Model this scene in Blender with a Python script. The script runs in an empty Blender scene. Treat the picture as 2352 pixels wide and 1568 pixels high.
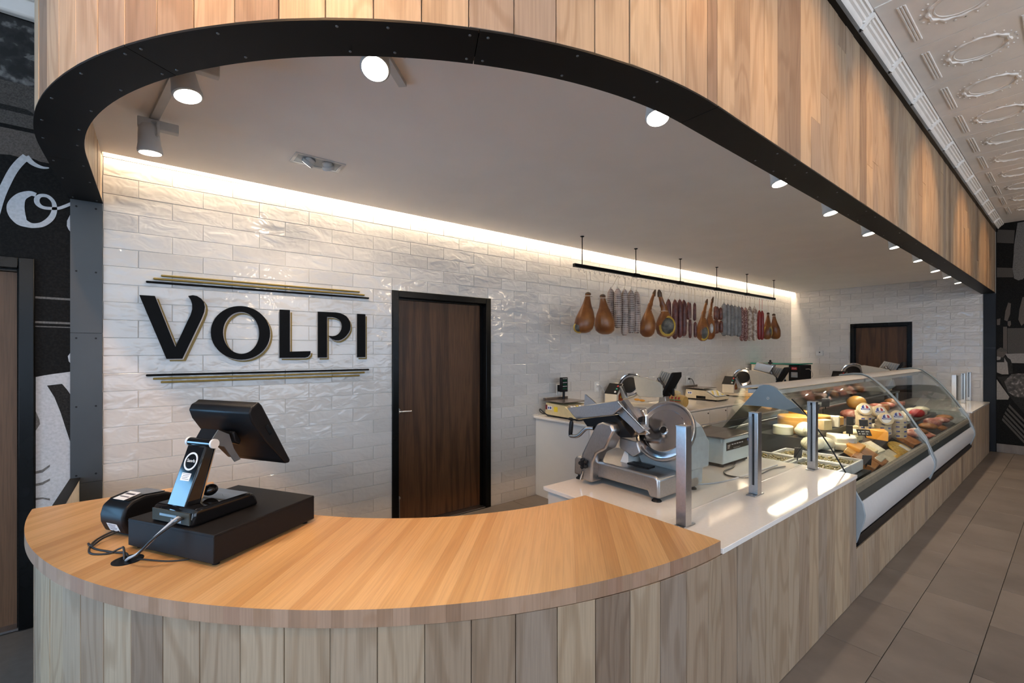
import bpy, math, random
from mathutils import Vector, Matrix
random.seed(7)
S = bpy.context.scene
COL = S.collection
R = math.radians
pi = math.pi

# ------------------------------------------------------------------ camera
cam_d = bpy.data.cameras.new('camera'); cam = bpy.data.objects.new('camera', cam_d); COL.objects.link(cam)
cam_d.sensor_width = 36.0; cam_d.lens = 36 * 1036.7 / 2352; cam_d.shift_y = 22 / 2352
cam_d.clip_start = .05; cam_d.clip_end = 200
cam.location = (0, 0, 1.55); cam.rotation_euler = (R(90), 0, R(-38.3785))
S.camera = cam

# ------------------------------------------------------------------ colour management
S.view_settings.view_transform = 'Standard'; S.view_settings.look = 'None'
S.view_settings.exposure = 0.50; S.view_settings.gamma = 1.0; S.view_settings.use_curve_mapping = False

cy = S.cycles; cy.max_bounces = 6; cy.diffuse_bounces = 3; cy.glossy_bounces = 2; cy.transmission_bounces = 2; cy.transparent_max_bounces = 10; cy.use_light_tree = False; cy.use_adaptive_sampling = True; cy.adaptive_threshold = .03; cy.caustics_reflective = False; cy.caustics_refractive = False

# ------------------------------------------------------------------ sky and daylight through the shop windows
W = bpy.data.worlds.new('sky'); S.world = W; W.use_nodes = True
bg = W.node_tree.nodes['Background']; bg.inputs[0].default_value = (.50, .70, 1.0, 1); bg.inputs[1].default_value = 1.6

def area(name, loc, direction, sx, sy, power, col):
    d = bpy.data.lights.new(name, 'AREA'); d.shape = 'RECTANGLE'; d.size = sx; d.size_y = sy; d.energy = power; d.color = col
    o = bpy.data.objects.new(name, d); COL.objects.link(o); o.location = loc
    o.rotation_euler = Vector(direction).to_track_quat('-Z', 'Y').to_euler(); return o
DAY = (.78, .89, 1.0)
area('window_daylight', (-4.98, 0.0, 1.85), (1, 0, .12), 2.5, 6.8, 150, DAY)
area('window_daylight', (1.0, -4.98, 1.85), (0, 1, .10), 9.0, 2.5, 80, DAY)
area('window_daylight', (-3.5, 3.70, 1.05), (0, -1, 0), 2.2, 1.6, 110, (.26, .60, 1.0))

LED = (1.0, .80, .56); SPOTC = (1.0, .80, .60)
E_LED, E_TRACK, E_WASH, E_CEIL = 80, 46, 66, 105
WASHC = (1.0, .56, .24)

def spot(name, loc, aim, power, size=60, blend=.5, col=SPOTC, rad=.04):
    d = bpy.data.lights.new(name, 'SPOT'); d.energy = power; d.spot_size = R(size); d.spot_blend = blend; d.color = col; d.shadow_soft_size = rad
    o = bpy.data.objects.new(name, d); COL.objects.link(o); o.location = loc
    o.rotation_euler = Vector(aim).to_track_quat('-Z', 'Y').to_euler(); return o

# ------------------------------------------------------------------ mesh builder
class MB:
    def __init__(s): s.v = []; s.f = []; s.m = []; s.cur = 0
    def mat(s, i): s.cur = i; return s
    def add(s, vs, fs):
        b = len(s.v); s.v += [Vector(p) for p in vs]
        for f in fs: s.f.append([b + i for i in f]); s.m.append(s.cur)
        return s
    def box(s, a, b, M=None):
        x0, y0, z0 = a; x1, y1, z1 = b
        vs = [(x0, y0, z0), (x1, y0, z0), (x1, y1, z0), (x0, y1, z0), (x0, y0, z1), (x1, y0, z1), (x1, y1, z1), (x0, y1, z1)]
        if M: vs = [M @ Vector(p) for p in vs]
        return s.add(vs, [(3, 2, 1, 0), (4, 5, 6, 7), (0, 1, 5, 4), (1, 2, 6, 5), (2, 3, 7, 6), (3, 0, 4, 7)])
    def cbox(s, c, d, M=None):
        return s.box((c[0]-d[0]/2, c[1]-d[1]/2, c[2]-d[2]/2), (c[0]+d[0]/2, c[1]+d[1]/2, c[2]+d[2]/2), M)
    def ring(s, c, u, w, r1, r2, n): return [Vector(c) + u * (r1 * math.cos(2*pi*i/n)) + w * (r2 * math.sin(2*pi*i/n)) for i in range(n)]
    def loft(s, rings, cap0=True, cap1=True, closed=False):
        b = len(s.v); n = len(rings[0]); k = len(rings)
        for r in rings: s.v += [Vector(p) for p in r]
        for j in range(k if closed else k-1):
            j2 = (j+1) % k
            for i in range(n):
                i2 = (i+1) % n
                s.f.append([b+j*n+i, b+j*n+i2, b+j2*n+i2, b+j2*n+i]); s.m.append(s.cur)
        if cap0 and not closed: s.f.append([b+i for i in range(n)][::-1]); s.m.append(s.cur)
        if cap1 and not closed: s.f.append([b+(k-1)*n+i for i in range(n)]); s.m.append(s.cur)
        return s
    def frame(s, d):
        d = Vector(d).normalized(); a = Vector((0, 0, 1)) if abs(d.z) < .9 else Vector((1, 0, 0))
        u = a.cross(d).normalized(); return u, d.cross(u)
    def cyl(s, p0, p1, r0, r1=None, n=16, caps=True):
        r1 = r0 if r1 is None else r1; p0 = Vector(p0); p1 = Vector(p1); u, w = s.frame(p1-p0)
        return s.loft([s.ring(p0, u, w, r0, r0, n), s.ring(p1, u, w, r1, r1, n)], caps, caps)
    def turn(s, p0, d, prof, n=24, caps=True):      # profile of (radius, distance along d)
        u, w = s.frame(d); d = Vector(d).normalized(); p0 = Vector(p0)
        return s.loft([s.ring(p0 + d*h, u, w, max(r, 1e-4), max(r, 1e-4), n) for r, h in prof], caps, caps)
    def tube(s, pts, r, n=8, closed=False, flat=1.0):
        pts = [Vector(p) for p in pts]; k = len(pts); rs = r if isinstance(r, (list, tuple)) else [r]*k
        u = None; rings = []
        for i in range(k):
            a = pts[(i-1) % k] if (closed or i > 0) else pts[i]; b = pts[(i+1) % k] if (closed or i < k-1) else pts[i]
            d = (b-a).normalized()
            if u is None: u, w = s.frame(d)
            else:
                u = (u - d*u.dot(d)); u = u.normalized() if u.length > 1e-6 else s.frame(d)[0]; w = d.cross(u)
            rings.append(s.ring(pts[i], u, w, rs[i], rs[i]*flat, n))
        return s.loft(rings, True, True, closed)
    def prism(s, poly, a, b, ax='z', M=None):       # poly in the two other axes (x: yz, y: xz, z: xy)
        def P(p, t): return {'x': (t, p[0], p[1]), 'y': (p[0], t, p[1]), 'z': (p[0], p[1], t)}[ax]
        n = len(poly); area2 = sum(poly[i][0]*poly[(i+1) % n][1] - poly[(i+1) % n][0]*poly[i][1] for i in range(n))
        if (area2 < 0) != (ax == 'y'): poly = poly[::-1]
        vs = [P(p, a) for p in poly] + [P(p, b) for p in poly]
        if M: vs = [M @ Vector(p) for p in vs]
        fs = [tuple(range(n))[::-1], tuple(range(n, 2*n))] + [(i, (i+1) % n, n+(i+1) % n, n+i) for i in range(n)]
        if b < a: fs = [f[::-1] for f in fs]
        return s.add(vs, fs)
    def ell(s, c, rad, n=16, k=10, M=None):
        c = Vector(c); rings = []
        for j in range(k+1):
            t = pi*j/k; rr = max(math.sin(t), .02)
            ring = [Vector((rad[0]*rr*math.cos(2*pi*i/n), rad[1]*rr*math.sin(2*pi*i/n), -rad[2]*math.cos(t))) for i in range(n)]
            rings.append([c + (M @ p if M else p) for p in ring])
        return s.loft(rings)
    def xf(s, M):
        s.v = [M @ p for p in s.v]; return s

WM = {}
def wm(o): return WM.get(o.name, Matrix.Identity(4)) if o else Matrix.Identity(4)
def mesh_of(mb, name, mats, smooth=None):
    me = bpy.data.meshes.new(name); me.from_pydata([tuple(p) for p in mb.v], [], mb.f); me.update()
    for m in (mats if isinstance(mats, (list, tuple)) else [mats]): me.materials.append(m)
    me.polygons.foreach_set('material_index', mb.m)
    if smooth:
        me.polygons.foreach_set('use_smooth', [True]*len(me.polygons)); me.set_sharp_from_angle(angle=R(smooth))
    return me
def obj(name, mb, mats, parent=None, smooth=None, bevel=None, local=False, seg=2):
    if parent is not None and not local:
        inv = wm(parent).inverted(); mb.v = [inv @ p for p in mb.v]
    o = bpy.data.objects.new(name, mesh_of(mb, name, mats, smooth)); COL.objects.link(o)
    if parent is not None: o.parent = parent
    WM[o.name] = wm(parent)
    if bevel:
        m = o.modifiers.new('bevel', 'BEVEL'); m.width = bevel; m.segments = seg; m.limit_method = 'ANGLE'; m.angle_limit = R(35)
        o.data.polygons.foreach_set('use_smooth', [True]*len(o.data.polygons)); o.data.set_sharp_from_angle(angle=R(50))
    return o
def tag(o, label, cat, group=None):
    o['label'] = label; o['category'] = cat
    if group: o['group'] = group
    return o
def thing(name, label, cat, loc=(0, 0, 0), rotz=0, group=None):
    o = bpy.data.objects.new(name, None); o.empty_display_size = .1; COL.objects.link(o)
    o.location = loc; o.rotation_euler = (0, 0, rotz); WM[o.name] = Matrix.Translation(loc) @ Matrix.Rotation(rotz, 4, 'Z')
    return tag(o, label, cat, group)
def struct(o): o['kind'] = 'structure'; return o
def place(name, me, parent, M):
    o = bpy.data.objects.new(name, me); COL.objects.link(o); o.parent = parent; o.matrix_local = M; WM[o.name] = wm(parent) @ M; return o
def dup(o, parent=None):
    c = o.copy(); COL.objects.link(c); c.parent = parent
    for ch in list(o.children): dup(ch, c)
    return c
def text_mb(s, size, ext=.0004):
    c = bpy.data.curves.new('t', 'FONT'); c.body = s; c.size = size; c.extrude = ext; c.align_x = 'CENTER'; c.align_y = 'CENTER'; c.resolution_u = 3
    o = bpy.data.objects.new('t', c); COL.objects.link(o); dg = bpy.context.evaluated_depsgraph_get()
    me = o.evaluated_get(dg).to_mesh(); mb = MB(); mb.add([v.co.copy() for v in me.vertices], [tuple(p.vertices) for p in me.polygons])
    bpy.data.objects.remove(o); bpy.data.curves.remove(c); return mb

# ------------------------------------------------------------------ materials
def new_mat(name):
    m = bpy.data.materials.new(name); m.use_nodes = True; nt = m.node_tree; return m, nt, nt.nodes['Principled BSDF']
def nd(nt, t, **kw):
    n = nt.nodes.new(t)
    for k, v in kw.items():
        if k in n.inputs: n.inputs[k].default_value = v
        else: setattr(n, k, v)
    return n
def coords(nt, scale=(1, 1, 1), rnd=True):
    tc = nd(nt, 'ShaderNodeTexCoord'); mp = nd(nt, 'ShaderNodeMapping'); mp.inputs['Scale'].default_value = scale
    if rnd:
        oi = nd(nt, 'ShaderNodeObjectInfo'); sc = nd(nt, 'ShaderNodeVectorMath', operation='SCALE'); sc.inputs[0].default_value = (37.1, 11.7, 53.3)
        nt.links.new(oi.outputs['Random'], sc.inputs['Scale']); ad = nd(nt, 'ShaderNodeVectorMath', operation='ADD')
        nt.links.new(tc.outputs['Object'], ad.inputs[0]); nt.links.new(sc.outputs[0], ad.inputs[1]); nt.links.new(ad.outputs[0], mp.inputs[0]); return mp, oi
    nt.links.new(tc.outputs['Object'], mp.inputs[0]); return mp, None
def ramp(nt, stops, fac=None):
    r = nd(nt, 'ShaderNodeValToRGB'); e = r.color_ramp.elements
    while len(e) < len(stops): e.new(.5)
    for i, (p, c) in enumerate(stops): e[i].position = p; e[i].color = (*c, 1)
    if fac: nt.links.new(fac, r.inputs[0])
    return r
def mix(nt, a, b, fac, mode='MIX'):
    m = nd(nt, 'ShaderNodeMix', data_type='RGBA', blend_type=mode)
    for sock, v in ((m.inputs[6], a), (m.inputs[7], b)):
        if isinstance(v, tuple): sock.default_value = (*v, 1)
        else: nt.links.new(v, sock)
    if isinstance(fac, float): m.inputs[0].default_value = fac
    else: nt.links.new(fac, m.inputs[0])
    return m.outputs[2]
def bump(nt, b, h, strength, dist):
    n = nd(nt, 'ShaderNodeBump', Strength=strength, Distance=dist); nt.links.new(h, n.inputs['Height']); nt.links.new(n.outputs[0], b.inputs['Normal'])
def plain(name, c, rough=.5, metal=0.0, var=.08, scale=25, spec=.5, bmp=0, emit=None):
    m, nt, b = new_mat(name); mp, oi = coords(nt); no = nd(nt, 'ShaderNodeTexNoise', Scale=scale, Detail=3.0); nt.links.new(mp.outputs[0], no.inputs['Vector'])
    r = ramp(nt, [(.3, tuple(x*(1-var) for x in c)), (.7, tuple(min(x*(1+var), 1) for x in c))], no.outputs[0]); nt.links.new(r.outputs[0], b.inputs['Base Color'])
    b.inputs['Roughness'].default_value = rough; b.inputs['Metallic'].default_value = metal; b.inputs['Specular IOR Level'].default_value = spec
    if bmp: bump(nt, b, no.outputs[0], bmp, .003)
    if emit: b.inputs['Emission Color'].default_value = (*emit[0], 1); b.inputs['Emission Strength'].default_value = emit[1]
    return m
def wood(name, stops, ringdark=.62, ringscale=46, stretch=.34, rough=.5, freq=5.0, axis='z', fine=.8):
    m, nt, b = new_mat(name); f = (freq, freq, stretch) if axis == 'z' else (stretch, freq, freq)
    mp, oi = coords(nt, f); no = nd(nt, 'ShaderNodeTexNoise', Scale=1.3, Detail=1.5, Roughness=.45, Distortion=.25); nt.links.new(mp.outputs[0], no.inputs['Vector'])
    mu = nd(nt, 'ShaderNodeMath', operation='MULTIPLY'); mu.inputs[1].default_value = ringscale; nt.links.new(no.outputs[0], mu.inputs[0])
    si = nd(nt, 'ShaderNodeMath', operation='SINE'); nt.links.new(mu.outputs[0], si.inputs[0])
    rg = nd(nt, 'ShaderNodeMapRange'); rg.inputs[1].default_value = .1; rg.inputs[2].default_value = 1; rg.inputs[3].default_value = 0; rg.inputs[4].default_value = 1; nt.links.new(si.outputs[0], rg.inputs[0])
    g = (170, 170, 5) if axis == 'z' else (5, 170, 170)
    mp2, _ = coords(nt, g); n2 = nd(nt, 'ShaderNodeTexNoise', Scale=1.0, Detail=2.0); nt.links.new(mp2.outputs[0], n2.inputs['Vector'])
    base = ramp(nt, stops, oi.outputs['Random'])
    k = ringdark
    d = mix(nt, base.outputs[0], (k, k*.93, k*.86), .0, 'MULTIPLY')
    mm = nt.nodes[-1]; sc = nd(nt, 'ShaderNodeMath', operation='MULTIPLY'); sc.inputs[1].default_value = .75; nt.links.new(rg.outputs[0], sc.inputs[0]); nt.links.new(sc.outputs[0], mm.inputs[0])
    r2 = ramp(nt, [(.35, (fine, fine, fine)), (.6, (1.06, 1.06, 1.06))], n2.outputs[0])
    c = mix(nt, d, r2.outputs[0], 1.0, 'MULTIPLY')
    nt.links.new(c, b.inputs['Base Color']); b.inputs['Roughness'].default_value = rough; b.inputs['Specular IOR Level'].default_value = .35
    return m
def glass(name, tint=(.92, .97, .95), base=.03, gain=.55, rough=.0):
    m = bpy.data.materials.new(name); m.use_nodes = True; nt = m.node_tree; nt.nodes.clear()
    out = nd(nt, 'ShaderNodeOutputMaterial'); mx = nd(nt, 'ShaderNodeMixShader'); tr = nd(nt, 'ShaderNodeBsdfTransparent'); gl = nd(nt, 'ShaderNodeBsdfGlossy')
    tr.inputs[0].default_value = (*tint, 1); gl.inputs['Roughness'].default_value = rough
    fr = nd(nt, 'ShaderNodeLayerWeight'); fr.inputs[0].default_value = .5; pw = nd(nt, 'ShaderNodeMath', operation='POWER'); pw.inputs[1].default_value = 3.0; nt.links.new(fr.outputs['Facing'], pw.inputs[0])
    mu = nd(nt, 'ShaderNodeMath', operation='MULTIPLY_ADD'); mu.inputs[1].default_value = gain; mu.inputs[2].default_value = base
    nt.links.new(pw.outputs[0], mu.inputs[0]); nt.links.new(mu.outputs[0], mx.inputs[0]); nt.links.new(tr.outputs[0], mx.inputs[1]); nt.links.new(gl.outputs[0], mx.inputs[2]); nt.links.new(mx.outputs[0], out.inputs[0])
    return m
def emis(name, c, s):
    m, nt, b = new_mat(name); b.inputs['Base Color'].default_value = (.8, .8, .8, 1); b.inputs['Emission Color'].default_value = (*c, 1); b.inputs['Emission Strength'].default_value = s; return m
def spotted(name, c1, c2, scale, lo, hi, rough=.5, c3=None, bmp=.2):
    m, nt, b = new_mat(name); mp, oi = coords(nt); no = nd(nt, 'ShaderNodeTexNoise', Scale=scale, Detail=3.0); nt.links.new(mp.outputs[0], no.inputs['Vector'])
    st = [(lo, c1), (hi, c2)] + ([(min(hi+.12, 1), c3)] if c3 else []); r = ramp(nt, st, no.outputs[0]); nt.links.new(r.outputs[0], b.inputs['Base Color']); b.inputs['Roughness'].default_value = rough
    if bmp > .25: bump(nt, b, no.outputs[0], bmp, .004)
    return m
def netted(name, dark, light, net=(.75, .70, .62), n=34):
    m, nt, b = new_mat(name); mp, oi = coords(nt); no = nd(nt, 'ShaderNodeTexNoise', Scale=14.0, Detail=3.0); nt.links.new(mp.outputs[0], no.inputs['Vector'])
    r = ramp(nt, [(.38, dark), (.66, light)], no.outputs[0]); tc = nd(nt, 'ShaderNodeTexCoord'); sp = nd(nt, 'ShaderNodeSeparateXYZ'); nt.links.new(tc.outputs['Object'], sp.inputs[0])
    at = nd(nt, 'ShaderNodeMath', operation='ARCTAN2'); nt.links.new(sp.outputs[0], at.inputs[0]); nt.links.new(sp.outputs[1], at.inputs[1])
    def band(sock, f, w):
        a = nd(nt, 'ShaderNodeMath', operation='MULTIPLY'); a.inputs[1].default_value = f; nt.links.new(sock, a.inputs[0]); fr = nd(nt, 'ShaderNodeMath', operation='FRACT'); nt.links.new(a.outputs[0], fr.inputs[0])
        l = nd(nt, 'ShaderNodeMath', operation='LESS_THAN'); l.inputs[1].default_value = w; nt.links.new(fr.outputs[0], l.inputs[0]); return l.outputs[0]
    b1 = band(at.outputs[0], n/6.2832*.6, .20); b2 = band(sp.outputs[2], 48.0, .20); mxm = nd(nt, 'ShaderNodeMath', operation='MAXIMUM'); nt.links.new(b1, mxm.inputs[0]); nt.links.new(b2, mxm.inputs[1])
    nt.links.new(mix(nt, r.outputs[0], net, mxm.outputs[0]), b.inputs['Base Color']); b.inputs['Roughness'].default_value = .7; bump(nt, b, mxm.outputs[0], .4, .002); return m
def print_mat(name, c, var=.25, scale=60):
    return plain(name, c, .75, 0, var, scale, .08)

PLANK = [(0, (.215, .150, .105)), (.2, (.33, .240, .163)), (.4, (.395, .297, .203)), (.6, (.275, .207, .156)), (.8, (.42, .31, .203)), (1, (.30, .215, .150))]
M_plank = wood('ash_planks', PLANK, .76, 44, .95, .5, 5.2, 'z', .90)
M_block = wood('maple_strips', [(0, (.51, .272, .104)), (.3, (.57, .315, .127)), (.65, (.62, .36, .16)), (.9, (.54, .295, .115)), (1, (.47, .245, .092))], .92, 20, .25, .36, 5, 'x', .93)
M_walnut = wood('walnut_veneer', [(0, (.085, .038, .018)), (1, (.10, .045, .02))], .45, 34, .22, .42, 4.5, 'z', .7)
M_door3 = wood('walnut_veneer_light', [(0, (.115, .062, .033)), (1, (.14, .074, .039))], .6, 26, .2, .5, 4.5, 'z', .8)
def tile_mat():
    m, nt, b = new_mat('glazed_white_tile'); mp, oi = coords(nt, (1, 1, 1.6)); no = nd(nt, 'ShaderNodeTexNoise', Scale=9.0, Detail=2.0, Distortion=.6); nt.links.new(mp.outputs[0], no.inputs['Vector'])
    r = ramp(nt, [(0, (.53, .507, .485)), (.5, (.57, .547, .525)), (1, (.60, .577, .555))], oi.outputs['Random']); nt.links.new(r.outputs[0], b.inputs['Base Color'])
    b.inputs['Roughness'].default_value = .10; bump(nt, b, no.outputs[0], .75, .009); return m
M_tile = tile_mat(); M_grout = plain('tile_grout', (.66, .64, .61), .9)
M_steel = spotted('black_hot_rolled_steel', (.006, .0055, .005), (.010, .009, .0085), 2.2, .35, .7, .5, (.013, .012, .011), .03)
M_steel.node_tree.nodes['Principled BSDF'].inputs['Specular IOR Level'].default_value = .16
M_colsteel_ = 0
M_colsteel = spotted('daylit_steel_plate', (.030, .036, .042), (.045, .052, .058), 2.0, .35, .7, .40, (.06, .055, .05), .03)  # black steel lightened and tinted blue: window daylight put into its colour
M_ceil = plain('ceiling_paint', (.93, .885, .85), .8, 0, .02, 3)
M_wall = plain('shop_wall_paint', (.62, .60, .57), .8, 0, .03, 3)
M_tin = plain('painted_tin', (.84, .81, .77), .62, 0, .04, 8, .3)
def floor_mat():
    m, nt, b = new_mat('taupe_porcelain_tile'); mp, oi = coords(nt, (1.2, 4, 1)); no = nd(nt, 'ShaderNodeTexNoise', Scale=2.5, Detail=5.0, Roughness=.6); nt.links.new(mp.outputs[0], no.inputs['Vector'])
    r = ramp(nt, [(.3, (.135, .108, .090)), (.7, (.20, .165, .14))], no.outputs[0]); r2 = ramp(nt, [(0, (.86, .86, .86)), (1, (1.1, 1.08, 1.06))], oi.outputs['Random'])
    nt.links.new(mix(nt, r.outputs[0], r2.outputs[0], 1.0, 'MULTIPLY'), b.inputs['Base Color']); b.inputs['Roughness'].default_value = .42; return m
M_floor = floor_mat(); M_fgrout = plain('floor_grout', (.085, .072, .062), .9)
M_blackwood = plain('black_painted_frame', (.0035, .004, .0045), .25, 0, .2, 8, .16)
M_letter = plain('black_letter_enamel', (.003, .003, .0035), .5, 0, .1, 8, .08)
M_quartz = plain('white_quartz', (.76, .71, .665), .07, 0, .02, 60, .35)
M_edge = plain('white_quartz_edge', (.70, .72, .74), .2, 0, .02, 60)
M_white = plain('white_laminate', (.68, .66, .64), .4, 0, .02, 5)
M_alu = plain('brushed_aluminium', (.44, .44, .45), .30, 1.0, .06, 90)
M_alud = plain('cast_aluminium', (.42, .42, .43), .36, .9, .06, 60)
M_chrome = plain('polished_steel', (.62, .61, .60), .14, 1.0, .03, 40)
M_bladem = plain('blade_steel', (.50, .50, .52), .16, 1.0, .08, 9)
M_black = plain('black_plastic', (.006, .006, .007), .40, 0, .1, 25, .22)
M_gloss = plain('gloss_black_plastic', (.006, .006, .007), .06, 0, .1, 10)
M_matte = plain('charcoal_powder_coat', (.009, .0078, .008), .55, 0, .15, 300, .22)
M_greyp = plain('grey_plastic', (.30, .34, .37), .4, 0, .04)
M_lightp = plain('light_fixture_white', (.62, .62, .61), .45, 0, .03)
M_cord = plain('black_cord', (.013, .013, .014), .5); M_cordg = plain('grey_cord', (.42, .43, .45), .5)
M_paper = plain('white_label_paper', (.75, .74, .74), .7); M_ink = plain('label_ink', (.05, .05, .07), .7); M_blue = plain('blue_print', (.04, .07, .30), .5); M_red = plain('red_print', (.45, .03, .03), .5)
M_yellow = plain('yellow_sticker', (.75, .55, .03), .6); M_gold = plain('gold_paint', (.21, .14, .022), .5, 0); M_letterw = plain('letter_edge', (.55, .53, .52), .5)
M_beige = plain('beige_plastic', (.62, .50, .28), .45, 0, .05); M_beigeb = plain('cream_plastic', (.58, .50, .36), .45, 0, .05)
M_green = plain('green_acrylic', (.0, .22, .14), .2); M_cream = plain('cream_enamel', (.62, .55, .44), .35, 0, .03)
M_glass = glass('clear_glass', (.955, .975, .965)); M_smoke = glass('smoked_glass', (.45, .48, .49), .05, .5); M_win = glass('window_glass', (.97, .99, 1), .02, .4)
M_lens = emis('lamp_lens', (1, .90, .78), 9.0); M_ledm = emis('led_strip', (1, .82, .60), 14.0)
M_sign = plain('black_price_card', (.015, .014, .015), .5); M_chalk = plain('chalk_lettering', (.6, .6, .58), .8)

# ================================================================== THE SETTING
YB, XF, ZC, ZS, ZT = 3.677, 10.16, 2.73, 2.44, 3.50
SA = math.sin(R(51.6215)); CA = math.cos(R(51.6215))
def proj(x, y, z):
    r = x*SA - y*CA; f = x*CA + y*SA
    return (1176 + 1036.7*r/f, 806 - 1036.7*(z-1.55)/f) if f > .25 else None
def seen_area(pts):                                  # how large a piece shows from the photographer's place
    q = [proj(*p) for p in pts]
    if any(a is None for a in q): return 0
    xs = [min(max(a[0], 0), 2352) for a in q]; ys = [min(max(a[1], 0), 1568) for a in q]
    return abs(sum(xs[i]*ys[(i+1) % 4] - xs[(i+1) % 4]*ys[i] for i in range(4))) / 2

def slab_piece(w, h, t, ch):                         # chamfered tile: x 0..w, z 0..h, front at y = 0, body behind
    m = MB(); c = ch
    vs = [(0, t, 0), (w, t, 0), (w, t, h), (0, t, h), (0, c, 0), (w, c, 0), (w, c, h), (0, c, h), (c, 0, c), (w-c, 0, c), (w-c, 0, h-c), (c, 0, h-c)]
    m.add(vs, [(8, 9, 10, 11), (4, 5, 9, 8), (5, 6, 10, 9), (6, 7, 11, 10), (7, 4, 8, 11), (0, 1, 5, 4), (1, 2, 6, 5), (2, 3, 7, 6), (3, 0, 4, 7)]); return m
MC = {}
def lay(parent, pieces, mat, t, ch, limit=300, name='tile', jit=.0006):
    """pieces: (score, w, h, matrix). The largest in view become objects, the rest one mesh."""
    pieces = sorted(pieces, key=lambda p: -p[0]); rest = MB()
    for i, (sc, w, h, M) in enumerate(pieces):
        M = M @ Matrix.Translation((0, random.uniform(-jit, jit), 0))
        if i < limit and sc > 30:
            k = (round(w, 4), round(h, 4), t, ch, mat.name)
            if k not in MC: MC[k] = mesh_of(slab_piece(w, h, t, ch), name, mat)
            place(name, MC[k], parent, M)
        else:
            b = slab_piece(w, h, t, ch).xf(M); rest.add(b.v, b.f)
    if rest.v:
        o = obj(name + '_field', rest, mat, parent, local=True); o['kind'] = 'stuff'

# ---- floor
fl = MB().box((-5.2, -5.2, -.12), (XF+.2, 3.8, -.006)); floor = struct(obj('floor', fl, M_fgrout))
P = []
for j in range(-8, 11):
    y0 = .326 + .303*j; off = 3.293 + .2075*j
    for k in range(-9, 13):
        x0 = off + .615*k
        if x0 < -1.7 or x0 > XF-.02 or y0 > YB-.05: continue
        w = min(.612, XF-x0-.004); h = min(.300, YB-.01-y0)
        sc = seen_area([(x0, y0, 0), (x0+w, y0, 0), (x0+w, y0+h, 0), (x0, y0+h, 0)])
        M = Matrix.Translation((x0+.0015, y0+.0015, 0)) @ Matrix.Rotation(R(90), 4, 'X') @ Matrix.Scale(-1, 4, (0, 0, 1)) @ Matrix.Scale(-1, 4, (0, 1, 0))
        M = Matrix.Translation((x0+.0015, y0+h+.0015, 0)) @ Matrix(((1, 0, 0, 0), (0, 0, -1, 0), (0, -1, 0, 0), (0, 0, 0, 1)))
        P.append((sc, w, h, M))
lay(floor, P, M_floor, .006, .0012, 300, 'floor_tile', .0)

# ---- walls
wb = MB().box((-.25, YB+.004, 0), (1.60, YB+.2, ZT)).box((2.62, YB+.004, 0), (XF+.2, YB+.2, ZT)).box((1.60, YB+.004, 2.07), (2.62, YB+.2, ZT)).box((1.60, YB+.15, 0), (2.62, YB+.2, 2.07))
wall_back = struct(obj('wall_back', wb, M_grout))
P = []
PX, PZ = .3355, .1095; G = .003
for k in range(-2, 25):
    z1 = 2.617 - PZ*k + 0; z0 = z1 - PZ
    off = .256 if k % 2 == 0 else .0905
    for n in range(-2, 31):
        a, b = off + PX*n, off + PX*(n+1); a = max(a, -.247); b = min(b, XF)
        segs = [(a, b)]
        if z0 < 2.06:
            segs = []
            if a < 1.60: segs.append((a, min(b, 1.60)))
            if b > 2.622: segs.append((max(a, 2.622), b))
        for (p, q) in segs:
            if q - p < .012: continue
            zz0 = max(z0, 0); sc = seen_area([(p, YB, zz0), (q, YB, zz0), (q, YB, z1), (p, YB, z1)])
            P.append((sc, round(q-p-G, 4), round(z1-zz0-G, 4), Matrix.Translation((p+G/2, YB-.001, zz0+G/2))))
lay(wall_back, P, M_tile, .006, .0016, 300, 'wall_tile')

wr = MB().box((XF+.004, .823, 0), (XF+.2, 1.80, ZT)).box((XF+.004, 2.68, 0), (XF+.2, YB, ZT)).box((XF+.004, 1.80, 2.055), (XF+.2, 2.68, ZT)).box((XF+.1, 1.8, 0), (XF+.2, 2.68, 2.055))
wall_right = struct(obj('wall_right', wr, M_grout)); P = []
for k in range(-2, 25):
    z1 = 2.617 - PZ*k; z0 = z1 - PZ; off = YB if k % 2 == 0 else YB + PX/2
    for n in range(0, 10):
        b, a = min(off - PX*n, YB), max(off - PX*(n+1), .955)
        if b - a < .01: continue
        segs = [(a, b)]
        if z0 < 2.04:
            segs = []
            if a < 1.805: segs.append((a, min(b, 1.805)))
            if b > 2.675: segs.append((max(a, 2.675), b))
        for (p, q) in segs:
            if q-p < .012: continue
            zz0 = max(z0, 0); sc = seen_area([(XF, p, zz0), (XF, q, zz0), (XF, q, z1), (XF, p, z1)])
            P.append((sc, round(q-p-G, 4), round(z1-zz0-G, 4), Matrix.Translation((XF-.001, q-G/2, zz0+G/2)) @ Matrix.Rotation(R(-90), 4, 'Z')))
lay(wall_right, P, M_tile, .006, .0016, 300, 'wall_tile')

wl = MB().box((-5.2, YB, 0), (-4.6, YB+.2, ZT)).box((-2.4, YB, 0), (-1.62, YB+.2, ZT)).box((-4.6, YB, 1.85), (-2.4, YB+.2, ZT)).box((-4.6, YB, 0), (-2.4, YB+.2, .25)).box((-.60, YB, 0), (-.25, YB+.2, ZT)).box((-1.62, YB, 2.02), (-.60, YB+.2, ZT)).box((-1.62, YB+.15, 0), (-.60, YB+.2, 2.02))
M_mblack = spotted('mural_black_ink', (.006, .006, .006), (.014, .013, .012), 90, .4, .75, .6, (.06, .055, .05), .0)
M_mblack.node_tree.nodes['Principled BSDF'].inputs['Specular IOR Level'].default_value = .08
wall_bl = struct(obj('wall_back_left', wl, M_mblack))
struct(obj('wall_far', MB().box((XF, -5.2, 0), (XF+.2, .8225, ZT)), M_mblack))
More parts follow.
